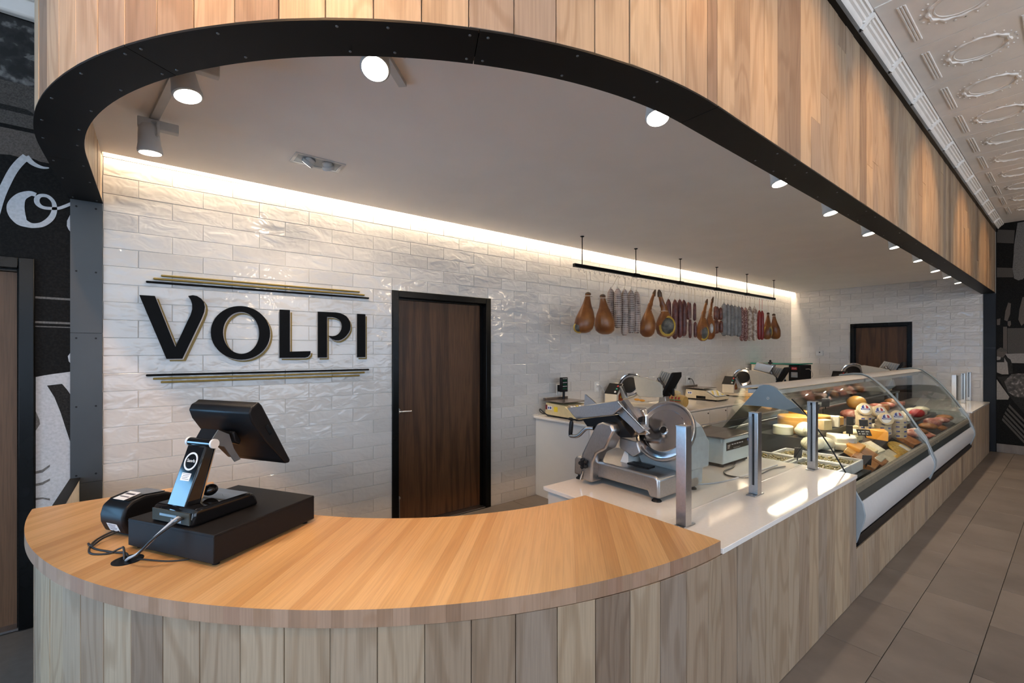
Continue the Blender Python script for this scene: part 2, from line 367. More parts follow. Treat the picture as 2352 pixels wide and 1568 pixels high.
# shop windows in the wall beside and behind the photographer
wn = MB().box((-5.2, -5.2, 0), (-5.0, YB, .55)).box((-5.2, -5.2, 3.1), (-5.0, YB, ZT))
for y in (-5.2, 3.45): wn.box((-5.2, y, .55), (-5.0, y+.25, 3.1))
wall_left = struct(obj('wall_left', wn, M_wall))
wf = MB().box((-5.0, -5.2, 0), (XF, -5.0, .55)).box((-5.0, -5.2, 3.1), (XF, -5.0, ZT)).box((5.6, -5.2, .55), (XF, -5.0, 3.1)).box((-5, -5.2, .55), (-3.7, -5.0, 3.1))
wall_front = struct(obj('wall_front', wf, M_wall))
w1 = struct(obj('window_1', MB().box((-5.12, -4.95, .55), (-5.08, 3.45, .62)).box((-5.12, -4.95, 3.03), (-5.08, 3.45, 3.1)), M_blackwood))
for i in range(6):
    y = -4.95 + i*1.68; obj('mullion', MB().box((-5.12, y-.03, .62), (-5.08, y+.03, 3.03)), M_blackwood, w1)
    if i < 5: obj('pane', MB().box((-5.103, y+.03, .62), (-5.097, y+1.65, 3.03)), M_win, w1)
w2 = struct(obj('window_2', MB().box((-3.7, -5.12, .55), (5.6, -5.08, .62)).box((-3.7, -5.12, 3.03), (5.6, -5.08, 3.1)), M_blackwood))
for i in range(7):
    x = -3.7 + i*1.55; obj('mullion', MB().box((x-.03, -5.12, .62), (x+.03, -5.08, 3.03)), M_blackwood, w2)
    if i < 6: obj('pane', MB().box((x+.03, -5.103, .62), (x+1.52, -5.097, 3.03)), M_win, w2)

w3 = struct(obj('window_3', MB().box((-4.6, YB+.08, .25), (-2.4, YB+.12, .31)).box((-4.6, YB+.08, 1.79), (-2.4, YB+.12, 1.85)), M_blackwood))
for i in range(3):
    x = -4.57 + i*1.07; obj('mullion', MB().box((x-.03, YB+.08, .31), (x+.03, YB+.12, 1.79)), M_blackwood, w3)
    if i < 2: obj('pane', MB().box((x+.03, YB+.097, .31), (x+1.04, YB+.103, 1.79)), M_win, w3)

# ---- tin ceiling
tin = MB().box((-5.2, -5.2, ZT), (XF+.2, .79, ZT+.15)).box((-5.2, .79, ZT), (-.37, YB, ZT+.15)).box((-.37, .79, ZT), (.2, 1.4, ZT+.15))
ceiling_tin = struct(obj('ceiling_tin', tin, M_tin))
pm = MB(); pw = .637
pm.box((-pw/2+.003, -pw/2+.003, -.006), (pw/2-.003, pw/2-.003, 0))
def relief_ring(m, r, h, n=40, lump=.0, f=10, z=-.006, w=.016):
    for s_ in (1,):
        pts = [((r+lump*math.sin(f*2*pi*i/n))*math.cos(2*pi*i/n), (r+lump*math.sin(f*2*pi*i/n))*math.sin(2*pi*i/n), z) for i in range(n)]
        m.tube(pts, [w*(1+.35*math.sin(f*2*pi*i/n+1)) for i in range(n)], 6, True, 1)
relief_ring(pm, .138, .01, 48, .004, 12, -.003, .011); relief_ring(pm, .112, .01, 40, .0, 1, -.003, .005)
for sy in (-1, 1):
    for dx in (-.018, 0, .018): pm.tube([(-.22, sy*.218+dx*.8, -.006), (.22, sy*.218+dx*.8, -.006)], .006, 6)
for sx in (-1, 1):
    for sy in (-1, 1):
        for i in range(7):
            a = i/6*pi/2; pm.ell((sx*.172*math.cos(a), sy*.172*math.sin(a), -.006), (.008, .006, .004), 6, 4)
pme = mesh_of(pm, 'tin_panel', M_tin, 40)
for i in range(-1, 10):
    for j in range(0, 3):
        x = 4.159 + .637*i
        if x > XF-.3: continue
        place('tin_panel', pme, ceiling_tin, Matrix.Translation((x, .416 - .637*j, ZT)))
cm = MB(); prof = [(.738, 3.497), (.742, 3.478), (.752, 3.480), (.756, 3.468), (.768, 3.466), (.772, 3.452), (.784, 3.448), (.79, 3.432), (.803, 3.424), (.806, 3.50)]
cm.prism([(a, b-ZT) for a, b in prof], .012, .625, 'x')
cm.tube([(0, .742, -.02), (0, .765, -.035), (0, .803, -.075)], [.022, .018, .02], 8)
for i in range(6): cm.ell((random.uniform(-.03, .03), .745+.012*i, -.02-.011*i), (.012, .009, .009), 6, 4)
cme = mesh_of(cm, 'cornice', M_tin, 40)
for i in range(-4, 10):
    x = 3.885 + .637*i - .02
    if x > XF - .5: continue
    place('cornice', cme, ceiling_tin, Matrix.Translation((x, 0, ZT)))
obj('cornice', MB().box((-5, YB-.05, 3.40), (-.39, YB, ZT)), M_tin, ceiling_tin, bevel=.012)
struct(obj('trim_1', MB().box((1.55, .800, 3.385), (XF, .830, 3.495)), M_blackwood))

# ---- soffit: plank fascia on a curved plan
CS = Vector((1.612, 2.829)); RS = 2.002
PLN = {}
def plank(parent, p0, p1, z0, z1, mat=M_plank, t=.018, gap=.0022, name='plank', jit=.0012):
    p0 = Vector(p0); p1 = Vector(p1); d = p1-p0; w = round(d.length - gap, 3); h = round(z1-z0-.0016, 3); k = (w, h, t, mat.name)
    if k not in PLN:
        m = MB(); c = .0012; m.v = []
        b = slab_piece(w, h, t, c); b.xf(Matrix.Translation((-w/2, 0, 0))); PLN[k] = mesh_of(b, name, mat)
    a = math.atan2(d.y, d.x); mid = (p0+p1)/2; n = Vector((math.sin(a), -math.cos(a)))*random.uniform(-jit, jit)
    return place(name, PLN[k], parent, wm(parent).inverted() @ Matrix.Translation((mid.x+n.x, mid.y+n.y, z0)) @ Matrix.Rotation(a, 4, 'Z'))
fz0, fz1 = ZS+.008, 3.47
fb = MB(); N = 48
outer = [(CS.x + (RS-.024)*math.cos(R(180+90*i/N)), CS.y + (RS-.024)*math.sin(R(180+90*i/N))) for i in range(N+1)]
inner = [(CS.x + (RS-.122)*math.cos(R(180+90*i/N)), CS.y + (RS-.122)*math.sin(R(180+90*i/N))) for i in range(N+1)]
oo = [(-.366, YB-.003)] + outer + [(XF-.003, CS.y-RS+.024)]; ii = [(-.268, YB-.003)] + inner + [(XF-.003, CS.y-RS+.122)]
for i in range(len(oo)-1):
    a, b, c, d = oo[i], oo[i+1], ii[i+1], ii[i]
    fb.add([(*a, fz0), (*b, fz0), (*c, fz0), (*d, fz0), (*a, ZT), (*b, ZT), (*c, ZT), (*d, ZT)], [(0, 3, 2, 1), (4, 5, 6, 7), (0, 1, 5, 4), (2, 3, 7, 6)])
wall_soffit = struct(obj('wall_soffit', fb, M_blackwood))
def arc_pts(C, r1, r2, angs): return [Vector((C[0]+r1*math.cos(R(a)), C[1]+r2*math.sin(R(a)))) for a in angs]
def column(parent, p0, p1, z0, z1, split):
    if split and random.random() < split:
        zs = z0 + (z1-z0)*random.uniform(.25, .8); plank(parent, p0, p1, z0, zs); plank(parent, p0, p1, zs, z1)
    else: plank(parent, p0, p1, z0, z1)
angs = [180.0] + [264.44 - 3.68*k for k in range(22, -1, -1)] + [268.12, 270.0]
pts = arc_pts(CS, RS, RS, [a for a in angs if a >= 180])
for i in range(len(pts)-1): column(wall_soffit, pts[i], pts[i+1], fz0, fz1, .12)
n = 65; ys = CS.y-RS
for i in range(n):
    x0 = CS.x + (XF-CS.x)*i/n; x1 = CS.x + (XF-CS.x)*(i+1)/n; column(wall_soffit, (x0, ys), (x1, ys), fz0, fz1, .45 if i > 6 else .1)
for i in range(6):
    y0 = YB-.004 - (YB-.004-CS.y)*i/6; y1 = YB-.004 - (YB-.004-CS.y)*(i+1)/6; plank(wall_soffit, (-.390, y0), (-.390, y1), fz0, fz1)
# inner planks below the dropped ceiling
RI = RS-.1
ip = [(-.248, CS.y + (YB-.004-CS.y)*i/6) for i in range(7)]
for i in range(6): plank(wall_soffit, ip[i], ip[i+1], fz0, ZC-.003)
ia = arc_pts(CS, RS-.142, RS-.142, [180+3.9*i for i in range(24)])
for i in range(23): plank(wall_soffit, ia[i+1], ia[i], fz0, ZC-.003)

# steel plates under the soffit
band = struct(obj('trim_2', MB().box((XF-.06, ys+.0, ZS+.002), (XF-.002, ys+.146, ZS+.007)), M_steel))
def band_plate(po, pi_):
    m = MB(); k = len(po); vs = [(p[0], p[1], ZS) for p in po] + [(p[0], p[1], ZS) for p in pi_] + [(p[0], p[1], ZS+.006) for p in po] + [(p[0], p[1], ZS+.006) for p in pi_]; fs = []
    for i in range(k-1): fs += [(i, k+i, k+i+1, i+1), (2*k+i, 2*k+i+1, 3*k+i+1, 3*k+i), (i, i+1, 2*k+i+1, 2*k+i), (k+i+1, k+i, 3*k+i, 3*k+i+1)]
    fs += [(0, 2*k, 3*k, k), (k-1, 2*k-1, 4*k-1, 3*k-1)]
    m.add(vs, fs); return obj('steel_plate', m, M_steel, band)
RO, RIn = RS+.002, RS-.146
band_plate([(-.392, YB-.004), (-.392, CS.y+.10)], [(-.244, YB-.004), (-.244, CS.y+.10)])
cuts = [(-.392, CS.y+.098)]
for a0, a1 in ((180, 213), (213, 243.2), (243.2, 270)):
    A = [a0+.04+(a1-a0-.08)*i/20 for i in range(21)]; po = list(arc_pts(CS, RO, RO, A)); pi_ = list(arc_pts(CS, RIn, RIn, A))
    if a0 == 180: po = [Vector((-.392, CS.y+.098))] + po; pi_ = [Vector((-.244, CS.y+.098))] + pi_
    band_plate(po, pi_)
xs = [CS.x+.002, 2.45, 3.65, 4.85, 6.05, 7.25, 8.45, XF-.062]
for i in range(len(xs)-1): band_plate([(xs[i], ys-.002), (xs[i+1]-.0015, ys-.002)], [(xs[i], ys+.146), (xs[i+1]-.0015, ys+.146)])
sm = mesh_of(MB().turn((0, 0, 0), (0, 0, -1), [(.0042, -.002), (.0042, .001), (.003, .002), (.001, .0024)], 10), 'screw', plain('dull_screw', (.16, .16, .16), .4, .6))
def screw(p): place('screw', sm, band, Matrix.Translation(p))
for a in (184, 190, 197, 205, 212, 214, 222, 232, 236, 242.5, 244, 252, 261):
    for r in (RO-.022, RIn+.022): q = arc_pts(CS, r, r, [a])[0]; screw((q.x, q.y, ZS-.0005))
for x in (2.2, 2.4, 2.55, 3.0, 3.55, 3.75, 4.4, 4.95, 5.6, 6.2):
    for y in (ys+.025, ys+.12): screw((x, y, ZS-.0005))
for y in (2.98, 3.25, 3.62):
    for x in (-.37, -.268): screw((x, y, ZS-.0005))

# ---- steel end plates on the wall
def steel_column(name, plates, holes, mat=M_colsteel):
    c = None
    for i, (a, b) in enumerate(plates):
        if i == 0: c = struct(obj(name, MB().box(a, b), mat))
        else: obj('steel_plate', MB().box(a, b), mat, c)
    for p0, p1 in holes: obj('screw', MB().cyl(p0, p1, .0055, n=10), M_black, c)
steel_column('trim_3', [((-.386, YB-.012, 1.658), (-.247, YB+.004, ZS-.001)), ((-.386, YB-.012, .772), (-.247, YB+.004, 1.656)), ((-.386, YB-.012, 0), (-.247, YB+.004, .770))],
             [((x, YB-.0135, z), (x, YB-.011, z)) for x in (-.360, -.275) for z in (2.40, 2.02, 1.626, 1.222, .818)])
steel_column('trim_4', [((XF-.014, .822, 1.60), (XF+.004, .957, ZS-.001)), ((XF-.014, .822, 0), (XF+.004, .957, 1.598))], [], plain('dark_blued_steel', (.010, .012, .016), .45, 0, .2, 4, .2))

# ---- dropped ceiling with the light slot along the back wall
def inner_outline(yback):
    return [(-.262, yback)] + [tuple(p) for p in arc_pts(CS, RS-.128, RS-.128, [180+90*i/40 for i in range(41)])] + [(XF, CS.y-RS+.128), (XF, yback)]
ceiling = struct(obj('ceiling', MB().prism(inner_outline(YB-.075), ZC, ZC+.02, 'z'), M_ceil))
obj('slot_lid', MB().box((-.26, YB-.2, ZC+.13), (XF, YB+.003, ZC+.14)).box((-.26, YB-.2, ZC+.02), (XF, YB-.19, ZC+.14)), M_ceil, ceiling)
led = tag(obj('led_strip', MB().box((-.24, YB-.095, ZC+.022), (XF-.01, YB-.080, ZC+.032)), M_ledm), 'warm white light strip hidden in the slot above the tiled wall', 'light')
for i in range(4):
    x0 = -.24 + 2.6*i; area('led_strip_light', (x0+1.3, YB-.055, ZC+.10), (0, .25, -1), 2.6, .03, E_LED/4, LED)

# ---- doors
def door(name, axis, a, b, top, leafmat, inner, handle=None, inset=.045):
    """frame from a to b along the wall, outer top height; inner = jamb width"""
    def bx(m, u0, u1, v0, v1, z0, z1):
        if axis == 'y': m.box((u0, YB+v0, z0), (u1, YB+v1, z1))
        else: m.box((XF+v0, u0, z0), (XF+v1, u1, z1))
        return m
    fr = MB(); j = inner
    bx(fr, a, a+j, -.022, .10, 0, top); bx(fr, b-j, b, -.022, .10, 0, top); bx(fr, a+j, b-j, -.022, .10, top-j, top)
    d = struct(obj(name, fr, M_blackwood, bevel=.004))
    st = MB(); bx(st, a+j, a+j+.012, inset-.03, .09, 0, top-j); bx(st, b-j-.012, b-j, inset-.03, .09, 0, top-j); bx(st, a+j, b-j, inset-.03, .09, top-j-.012, top-j)
    obj('stop', st, M_blackwood, d)
    lf = MB(); bx(lf, a+j+.013, b-j-.013, inset, inset+.04, .012, top-j-.014); obj('leaf', lf, leafmat, d)
    return d
d1 = door('door_1', 'y', 1.595, 2.629, 2.073, M_walnut, .058, inset=.075)
hy = YB+.072
h = obj('handle', MB().turn((1.675, hy, 1.02), (0, -1, 0), [(.033, 0), (.033, .006), (.03, .010), (.013, .012), (.012, .05)], 24).cyl((1.675, hy-.045, 1.02), (1.79, hy-.048, 1.016), .010, .009, 12), M_chrome, d1, smooth=40)
obj('door_stop', MB().turn((1.69, hy, .25), (0, -1, 0), [(.018, 0), (.018, .005), (.006, .006), (.006, .02)], 12).cyl((1.69, hy-.015, .25), (1.69, hy-.02, .04), .004), M_alu, d1)
obj('strike', MB().box((2.623, YB-.023, .99), (2.627, YB-.02, 1.05)), M_chrome, d1)
d2 = door('door_2', 'x', 1.805, 2.675, 2.052, M_walnut, .06, inset=.05)
d3 = door('door_3', 'y', -1.66, -.530, 2.07, M_door3, .062, inset=.06)
obj('threshold', MB().box((-1.6, YB-.01, 0), (-.592, YB+.08, .012)), M_alu, d3)
obj('threshold', MB().box((1.653, YB-.01, 0), (2.571, YB+.1, .010)), M_alu, d1)
bb = struct(obj('baseboard_far', MB().box((XF-.012, -5, 0), (XF, .215, .13)), M_fgrout))
for i in range(9):
    y1 = .815 - .305*i; obj('base_tile', MB().box((XF-.016, y1-.302, .002), (XF+.001, y1, .132)), M_floor, bb, bevel=.002)

# ================================================================== MURALS (flat prints on the walls)
G1 = print_mat('print_grey', (.075, .068, .062), .35, 160); G2 = print_mat('print_mid_grey', (.14, .135, .13), .3, 120); G3 = print_mat('print_light_grey', (.24, .22, .205), .12, 60)
G4 = print_mat('print_white', (.46, .47, .49), .12, 70); G5 = print_mat('print_dark', (.022, .021, .020), .4, 120); G6 = print_mat('print_brown_grey', (.10, .085, .075), .3, 160)
G7 = spotted('print_leaf_blotches', (.006, .006, .006), (.02, .02, .02), 14, .42, .55, .75, (.17, .165, .16), 0); G8 = spotted('print_meat_pile', (.03, .027, .025), (.07, .062, .057), 26, .38, .56, .75, (.22, .20, .19), 0)
def soft_strip(m, pts, ws, y):          # ribbon of changing width in the wall plane (x,z)
    L = []; Rr = []
    for i, p in enumerate(pts):
        a = pts[max(i-1, 0)]; b = pts[min(i+1, len(pts)-1)]; dx, dz = b[0]-a[0], b[1]-a[1]; l = math.hypot(dx, dz) or 1
        nx, nz = -dz/l, dx/l; L.append((p[0]+nx*ws[i], y, p[1]+nz*ws[i])); Rr.append((p[0]-nx*ws[i], y, p[1]-nz*ws[i]))
    k = len(pts); m.add(L+Rr, [(i, i+1, k+i+1, k+i) for i in range(k-1)])
def smooth_path(p, n=6):
    out = []
    for i in range(len(p)-1):
        p0 = p[max(i-1, 0)]; p1 = p[i]; p2 = p[i+1]; p3 = p[min(i+2, len(p)-1)]
        for k in range(n):
            t = k/n; out.append(tuple(.5*((2*p1[j]) + (-p0[j]+p2[j])*t + (2*p0[j]-5*p1[j]+4*p2[j]-p3[j])*t*t + (-p0[j]+3*p1[j]-3*p2[j]+p3[j])*t**3) for j in range(len(p1))))
    return out + [tuple(p[-1])]
mu = MB(); y = YB-.001
def quad_y(m, mi, poly, lay_=0): m.mat(mi); m.add([(p[0], y-.0006*lay_, p[1]) for p in poly], [tuple(range(len(poly)))])
mu.mat(0); quad_y(mu, 0, [(-5, 3.02), (-.388, 3.04), (-.388, 3.40), (-5, 3.40)])
quad_y(mu, 1, [(-5, 2.82), (-.388, 2.80), (-.388, 3.04), (-5, 3.02)])
quad_y(mu, 2, [(-5, 2.63), (-.66, 2.628), (-.626, 2.634), (-.588, 2.630), (-.538, 2.636), (-.51, 2.626), (-.388, 2.625), (-.388, 2.775), (-.535, 2.778), (-5, 2.79)])
quad_y(mu, 4, [(-.575, 3.195), (-.55, 3.215), (-.50, 3.235), (-.48, 3.20), (-.53, 3.185)], 1)
quad_y(mu, 5, [(-5, 2.955), (-.56, 2.905), (-.53, 2.885), (-.53, 2.875), (-5, 2.93)], 1)
sv = [(-.76, 2.00), (-.72, 2.12), (-.685, 2.273), (-.663, 2.387), (-.641, 2.469), (-.615, 2.547), (-.588, 2.603), (-.563, 2.641)]; sv = smooth_path(sv)
mu.mat(3); soft_strip(mu, sv, [.017]*len(sv), y-.0006)
hk = smooth_path([(-.566, 2.640), (-.545, 2.614), (-.522, 2.600), (-.498, 2.595), (-.474, 2.599)]); soft_strip(mu, hk, [.014*(1-i/len(hk))**.7+.001 for i in range(len(hk))], y-.0012)
oc = smooth_path([(-.526, 2.433, .011), (-.55, 2.436, .014), (-.585, 2.408, .022), (-.603, 2.358, .033), (-.601, 2.315, .034), (-.585, 2.277, .027), (-.562, 2.262, .018), (-.534, 2.258, .013), (-.498, 2.273, .013), (-.466, 2.313, .013), (-.452, 2.362, .011), (-.456, 2.407, .009), (-.478, 2.434, .009), (-.506, 2.434, .009), (-.522, 2.413, .011), (-.519, 2.385, .011), (-.498, 2.368, .009), (-.462, 2.369, .008), (-.43, 2.378, .008), (-.380, 2.415, .008)])
soft_strip(mu, [p[:2] for p in oc], [p[2] for p in oc], y-.0018)
quad_y(mu, 3, [(-.40, 2.31), (-.388, 2.345), (-.387, 2.25), (-.394, 2.26), (-.401, 2.28)], 1)
for z in (1.854, 1.714): quad_y(mu, 4, [(-.529, z-.006), (-.387, z-.008), (-.387, z+.004), (-.529, z+.006)], 1)
quad_y(mu, 4, [(-.529, 1.687), (-.387, 1.685), (-.387, 1.691), (-.529, 1.693)], 1)
quad_y(mu, 3, [(-.527, 1.403), (-.494, 1.411), (-.458, 1.418), (-.386, 1.429), (-.386, .2), (-.527, .2)], 1)
quad_y(mu, 5, [(-.482, 1.353), (-.446, 1.357), (-.421, 1.36), (-.402, 1.329), (-.386, 1.297), (-.386, 1.016), (-.405, 1.097), (-.427, 1.195), (-.452, 1.284)], 2)
quad_y(mu, 4, [(-.527, 1.10), (-.527, 1.21), (-.512, 1.16), (-.510, 1.135)], 2)
for z, s_ in ((.80, .02), (.72, -.015), (.87, .03)): quad_y(mu, 4, [(-.527, z), (-.50, z+s_*.2), (-.47, z+s_), (-.47, z+s_-.012), (-.50, z-.012), (-.527, z-.014)], 2)
quad_y(mu, 3, [(-.397, 1.52), (-.386, 1.54), (-.386, 1.48), (-.393, 1.49)], 1)
tag(obj('wall_mural', mu, [G7, G1, G6, G4, G2, G5]), 'black and grey photo mural with white script on the wall beside the steel plate', 'mural')
mf = MB(); x = XF-.001
def quad_x(mi, poly, lay_=0): mf.mat(mi); mf.add([(x-.0008*lay_, p[0], p[1]) for p in poly], [tuple(range(len(poly)))])
E5 = -1.2
quad_x(0, [(.812, 3.42), (.628, 3.37), (.639, 3.173), (.812, 3.217)]); quad_x(0, [(.812, 2.834), (.651, 2.805), (.643, 2.663), (.812, 2.685)])
quad_x(1, [(.6, 3.475), (.50, 3.477), (.45, 3.1), (.50, 2.724), (.546, 2.622), (.592, 2.61), (.635, 2.644), (.651, 2.799), (.639, 2.997), (.635, 3.137)], 1)
quad_x(2, [(.695, 2.286), (.667, 2.272), (.675, 2.108), (.703, 2.003), (.735, 2.023), (.723, 2.158)], 1); quad_x(2, [(.55, 2.355), (.50, 2.36), (.50, 2.02), (.561, 1.926), (.592, 2.021), (.581, 2.172)], 1)
quad_x(2, [(.812, 2.04), (.775, 2.05), (.78, 1.95), (.812, 1.95)], 1); quad_x(2, [(.70, 2.0), (.67, 2.01), (.665, 1.95), (.68, 1.92), (.70, 1.94)], 1)
quad_x(2, [(.747, 1.922), (.707, 1.921), (.707, 1.50), (.747, 1.50)]); quad_x(5, [(.703, 1.897), (E5, 1.86), (E5, 1.42), (.703, 1.519)])
quad_x(3, [(.727, 1.51), (E5, 1.56), (E5, 1.36), (.663, 1.37)], 1)
quad_x(4, [(.812, 1.462), (.719, 1.469), (.671, 1.422), (.651, 1.34), (.647, 1.211), (.812, 1.217)], 2)
quad_x(2, [(.812, 1.552), (.719, 1.546), (.723, 1.493), (.751, 1.451), (.812, 1.468)], 3); quad_x(5, [(.812, 1.57), (.775, 1.606), (.727, 1.587), (.703, 1.558), (.719, 1.534), (.812, 1.552)], 4)
quad_x(3, [(.812, 1.378), (.735, 1.38), (.703, 1.375), (.691, 1.198), (.759, 1.195), (.812, 1.223)], 3); quad_x(3, [(.735, 1.451), (.715, 1.398), (.703, 1.375), (.735, 1.38)], 3); quad_x(3, [(.812, 1.47), (.77, 1.46), (.775, 1.42), (.812, 1.41)], 3)
quad_x(4, [(.812, 1.157), (E5, 1.35), (E5, .60), (.531, .614), (.671, .846)], 1); quad_x(3, [(.814, 1.115), (.683, .856), (.695, .814), (.814, .804)], 2)
quad_x(6, [(.735, 1.089), (.663, 1.199), (.592, 1.214), (E5, 1.24), (E5, .83), (.624, .861), (.695, .926)], 2)
for a, b in ((.683, .744), (.703, .689), (.723, .634), (.739, .579), (.751, .53)):
    k = 1.447; quad_x(0, [(a, b), (.30, b-k*(a-.30)), (.30, b-k*(a-.30)-.04), (a+.009, b-.034)], 2)
tag(obj('wall_mural', mf, [G1, G2, G6, G3, G5, G1, G8]), 'dark sepia photo mural of a butcher in an apron on the far wall', 'mural')

# ================================================================== SERVICE COUNTER
CB = Vector((1.742, 3.075)); RB, RBI = 2.194, 1.480
ct = thing('service_counter', 'curved service counter clad in upright pale timber planks under the wooden top', 'counter', (1.0, 1.1, 0))
angs = [180.0] + [245.97 - 3.58*k for k in range(18, -1, -1)] + [245.97 + 3.58*k for k in range(1, 7)] + [270.0]
pts = arc_pts(CB, 2.166, 2.198, angs)
m = MB()
Ap = arc_pts(CB, 2.146, 2.178, [180+90*i/40 for i in range(41)]); Bp = arc_pts(CB, 2.06, 2.06, [180+90*i/40 for i in range(41)])
for i in range(40):
    a, b, c, d = Ap[i], Ap[i+1], Bp[i+1], Bp[i]
    m.add([(*a, 0), (*b, 0), (*c, 0), (*d, 0), (*a, .751), (*b, .751), (*c, .751), (*d, .751)], [(0, 3, 2, 1), (4, 5, 6, 7), (0, 1, 5, 4), (2, 3, 7, 6)])
obj('backing', m, M_white, ct)
def local_plank(parent, p0, p1, z0, z1):
    return plank(parent, p0, p1, z0, z1)
for i in range(len(pts)-1): local_plank(ct, pts[i], pts[i+1], 0.003, .752)
n = 13; x0 = CB.x; dx = (3.446-x0)/n
for i in range(n): local_plank(ct, (x0+dx*i, .877), (x0+dx*(i+1), .877), .003, .752)
obj('cabinet_body', MB().box((1.765, .898, 0), (3.44, 1.895, .750)), M_white, ct)
ct2 = thing('case_plinth', 'low timber plank front below the glass display case, reaching the floor', 'counter', (5.8, .88, 0))
n = 36; dx = (8.20-3.447)/n
for i in range(n): local_plank(ct2, (3.447+dx*i, .877), (3.447+dx*(i+1), .877), .003, .312)
obj('backing', MB().box((3.450, .897, 0), (8.2, 1.75, .31)), M_black, ct2)
ct3 = thing('far_counter', 'timber plank counter end with white top at the far steel plate', 'counter', (9.1, 1.3, 0))
n = 14; dx = (9.98-8.2)/n
for i in range(n): local_plank(ct3, (8.2+dx*i, .877), (8.2+dx*(i+1), .877), .003, .752)
plank_last = local_plank(ct3, (9.98, .905), (10.13, .905), .14, .752)
obj('backing', MB().box((8.205, .897, 0), (9.98, 1.75, .751)).box((9.98, .926, .1), (10.14, 1.75, .751)), M_white, ct3)
obj('kick_plate', MB().box((9.98, .88, 0), (10.14, .925, .135)), M_blackwood, ct3)
obj('quartz_top', MB().box((8.205, .872, .753), (9.985, 1.75, .775)), M_quartz, ct3, bevel=.003)
# wing wall from the wooden top back to the tiled wall
wg = thing('wing_wall', 'low pale wing wall with black steel cap beside the mural', 'wall', (-.365, 3.4, 0))
obj('body', MB().box((-.383, 3.085, 0), (-.347, YB-.013, .797)), plain('wing_wall_paint', (.62, .55, .46), .6), wg)
obj('steel_cap', MB().box((-.387, 3.085, .797), (-.343, YB-.013, .806)), M_steel, wg)

# ---- butcher block: each strip is a piece, strips run at 45 degrees
bb_ = thing('wooden_countertop', 'thick curved butcher block counter top of honey maple strips', 'countertop', (.95, 2.2, .753))
d45 = Vector((1, 1)).normalized(); n45 = Vector((1, -1)).normalized()
XE, YE = 1.745, 3.079
def enter_exit(p):
    base = n45*p; oc = base - CB; b_ = oc.dot(d45); cc = oc.length_squared - RB*RB; disc = b_*b_-cc
    if disc <= 0: return None
    t0 = -b_-math.sqrt(disc); q0 = base + d45*t0
    ts = []
    cc2 = oc.length_squared - RBI*RBI; d2 = b_*b_-cc2
    if d2 > 0: ts.append(-b_-math.sqrt(d2))
    ts += [XE*math.sqrt(2) - p, (YE*math.sqrt(2) + p)]      # x = (t+p)/sqrt2, y = (t-p)/sqrt2
    t1 = min(ts)
    return (t0, t1) if t1 > t0+.002 else None
def corner_limits():
    a = Vector((XE, CB.y-math.sqrt(RB*RB-(XE-CB.x)**2))); b = Vector((CB.x-math.sqrt(RB*RB-(YE-CB.y)**2), YE)); return a.dot(n45), b.dot(n45)
pmax, pmin = corner_limits()
ps = [pmin]
while ps[-1] < pmax: ps.append(ps[-1] + random.uniform(.034, .054))
ps[-1] = pmax
M_endgr = wood('maple_end_grain', [(0, (.27, .165, .105)), (.4, (.34, .215, .14)), (.75, (.38, .245, .165)), (1, (.30, .175, .115))], .88, 20, 4.0, .5, 5, 'z', .93)
M45 = Matrix.Rotation(R(45), 4, 'Z'); inv45 = Matrix.Rotation(R(-45), 4, 'Z')
for i in range(len(ps)-1):
    a, b = ps[i]+.00008, ps[i+1]-.00008; S0 = []; S1 = []
    for k in range(9):
        p = a+(b-a)*k/8; e = enter_exit(min(max(p, pmin+1e-5), pmax-1e-5))
        if e: S0.append((e[0], -p)); S1.append((e[1], -p))
    if len(S0) < 2: continue
    poly = S0 + S1[::-1]                                       # local coords: x along the strip, y across
    mm = MB().prism(poly, 0, .0520 + random.uniform(-.00012, .00012), 'z')
    mm.m = [0, 0] + [1]*(len(mm.f)-2); me = mesh_of(mm, 'strip', [M_block, M_endgr]); place('strip', me, bb_, wm(bb_).inverted() @ Matrix.Translation((0, 0, .753)) @ M45)
obj('grommet', MB().turn((-.075, 2.112, .8035), (0, 0, 1), [(.046, 0), (.046, .0035), (.040, .0045), (.036, .003), (.034, .0025)], 28), M_black, bb_, smooth=40)

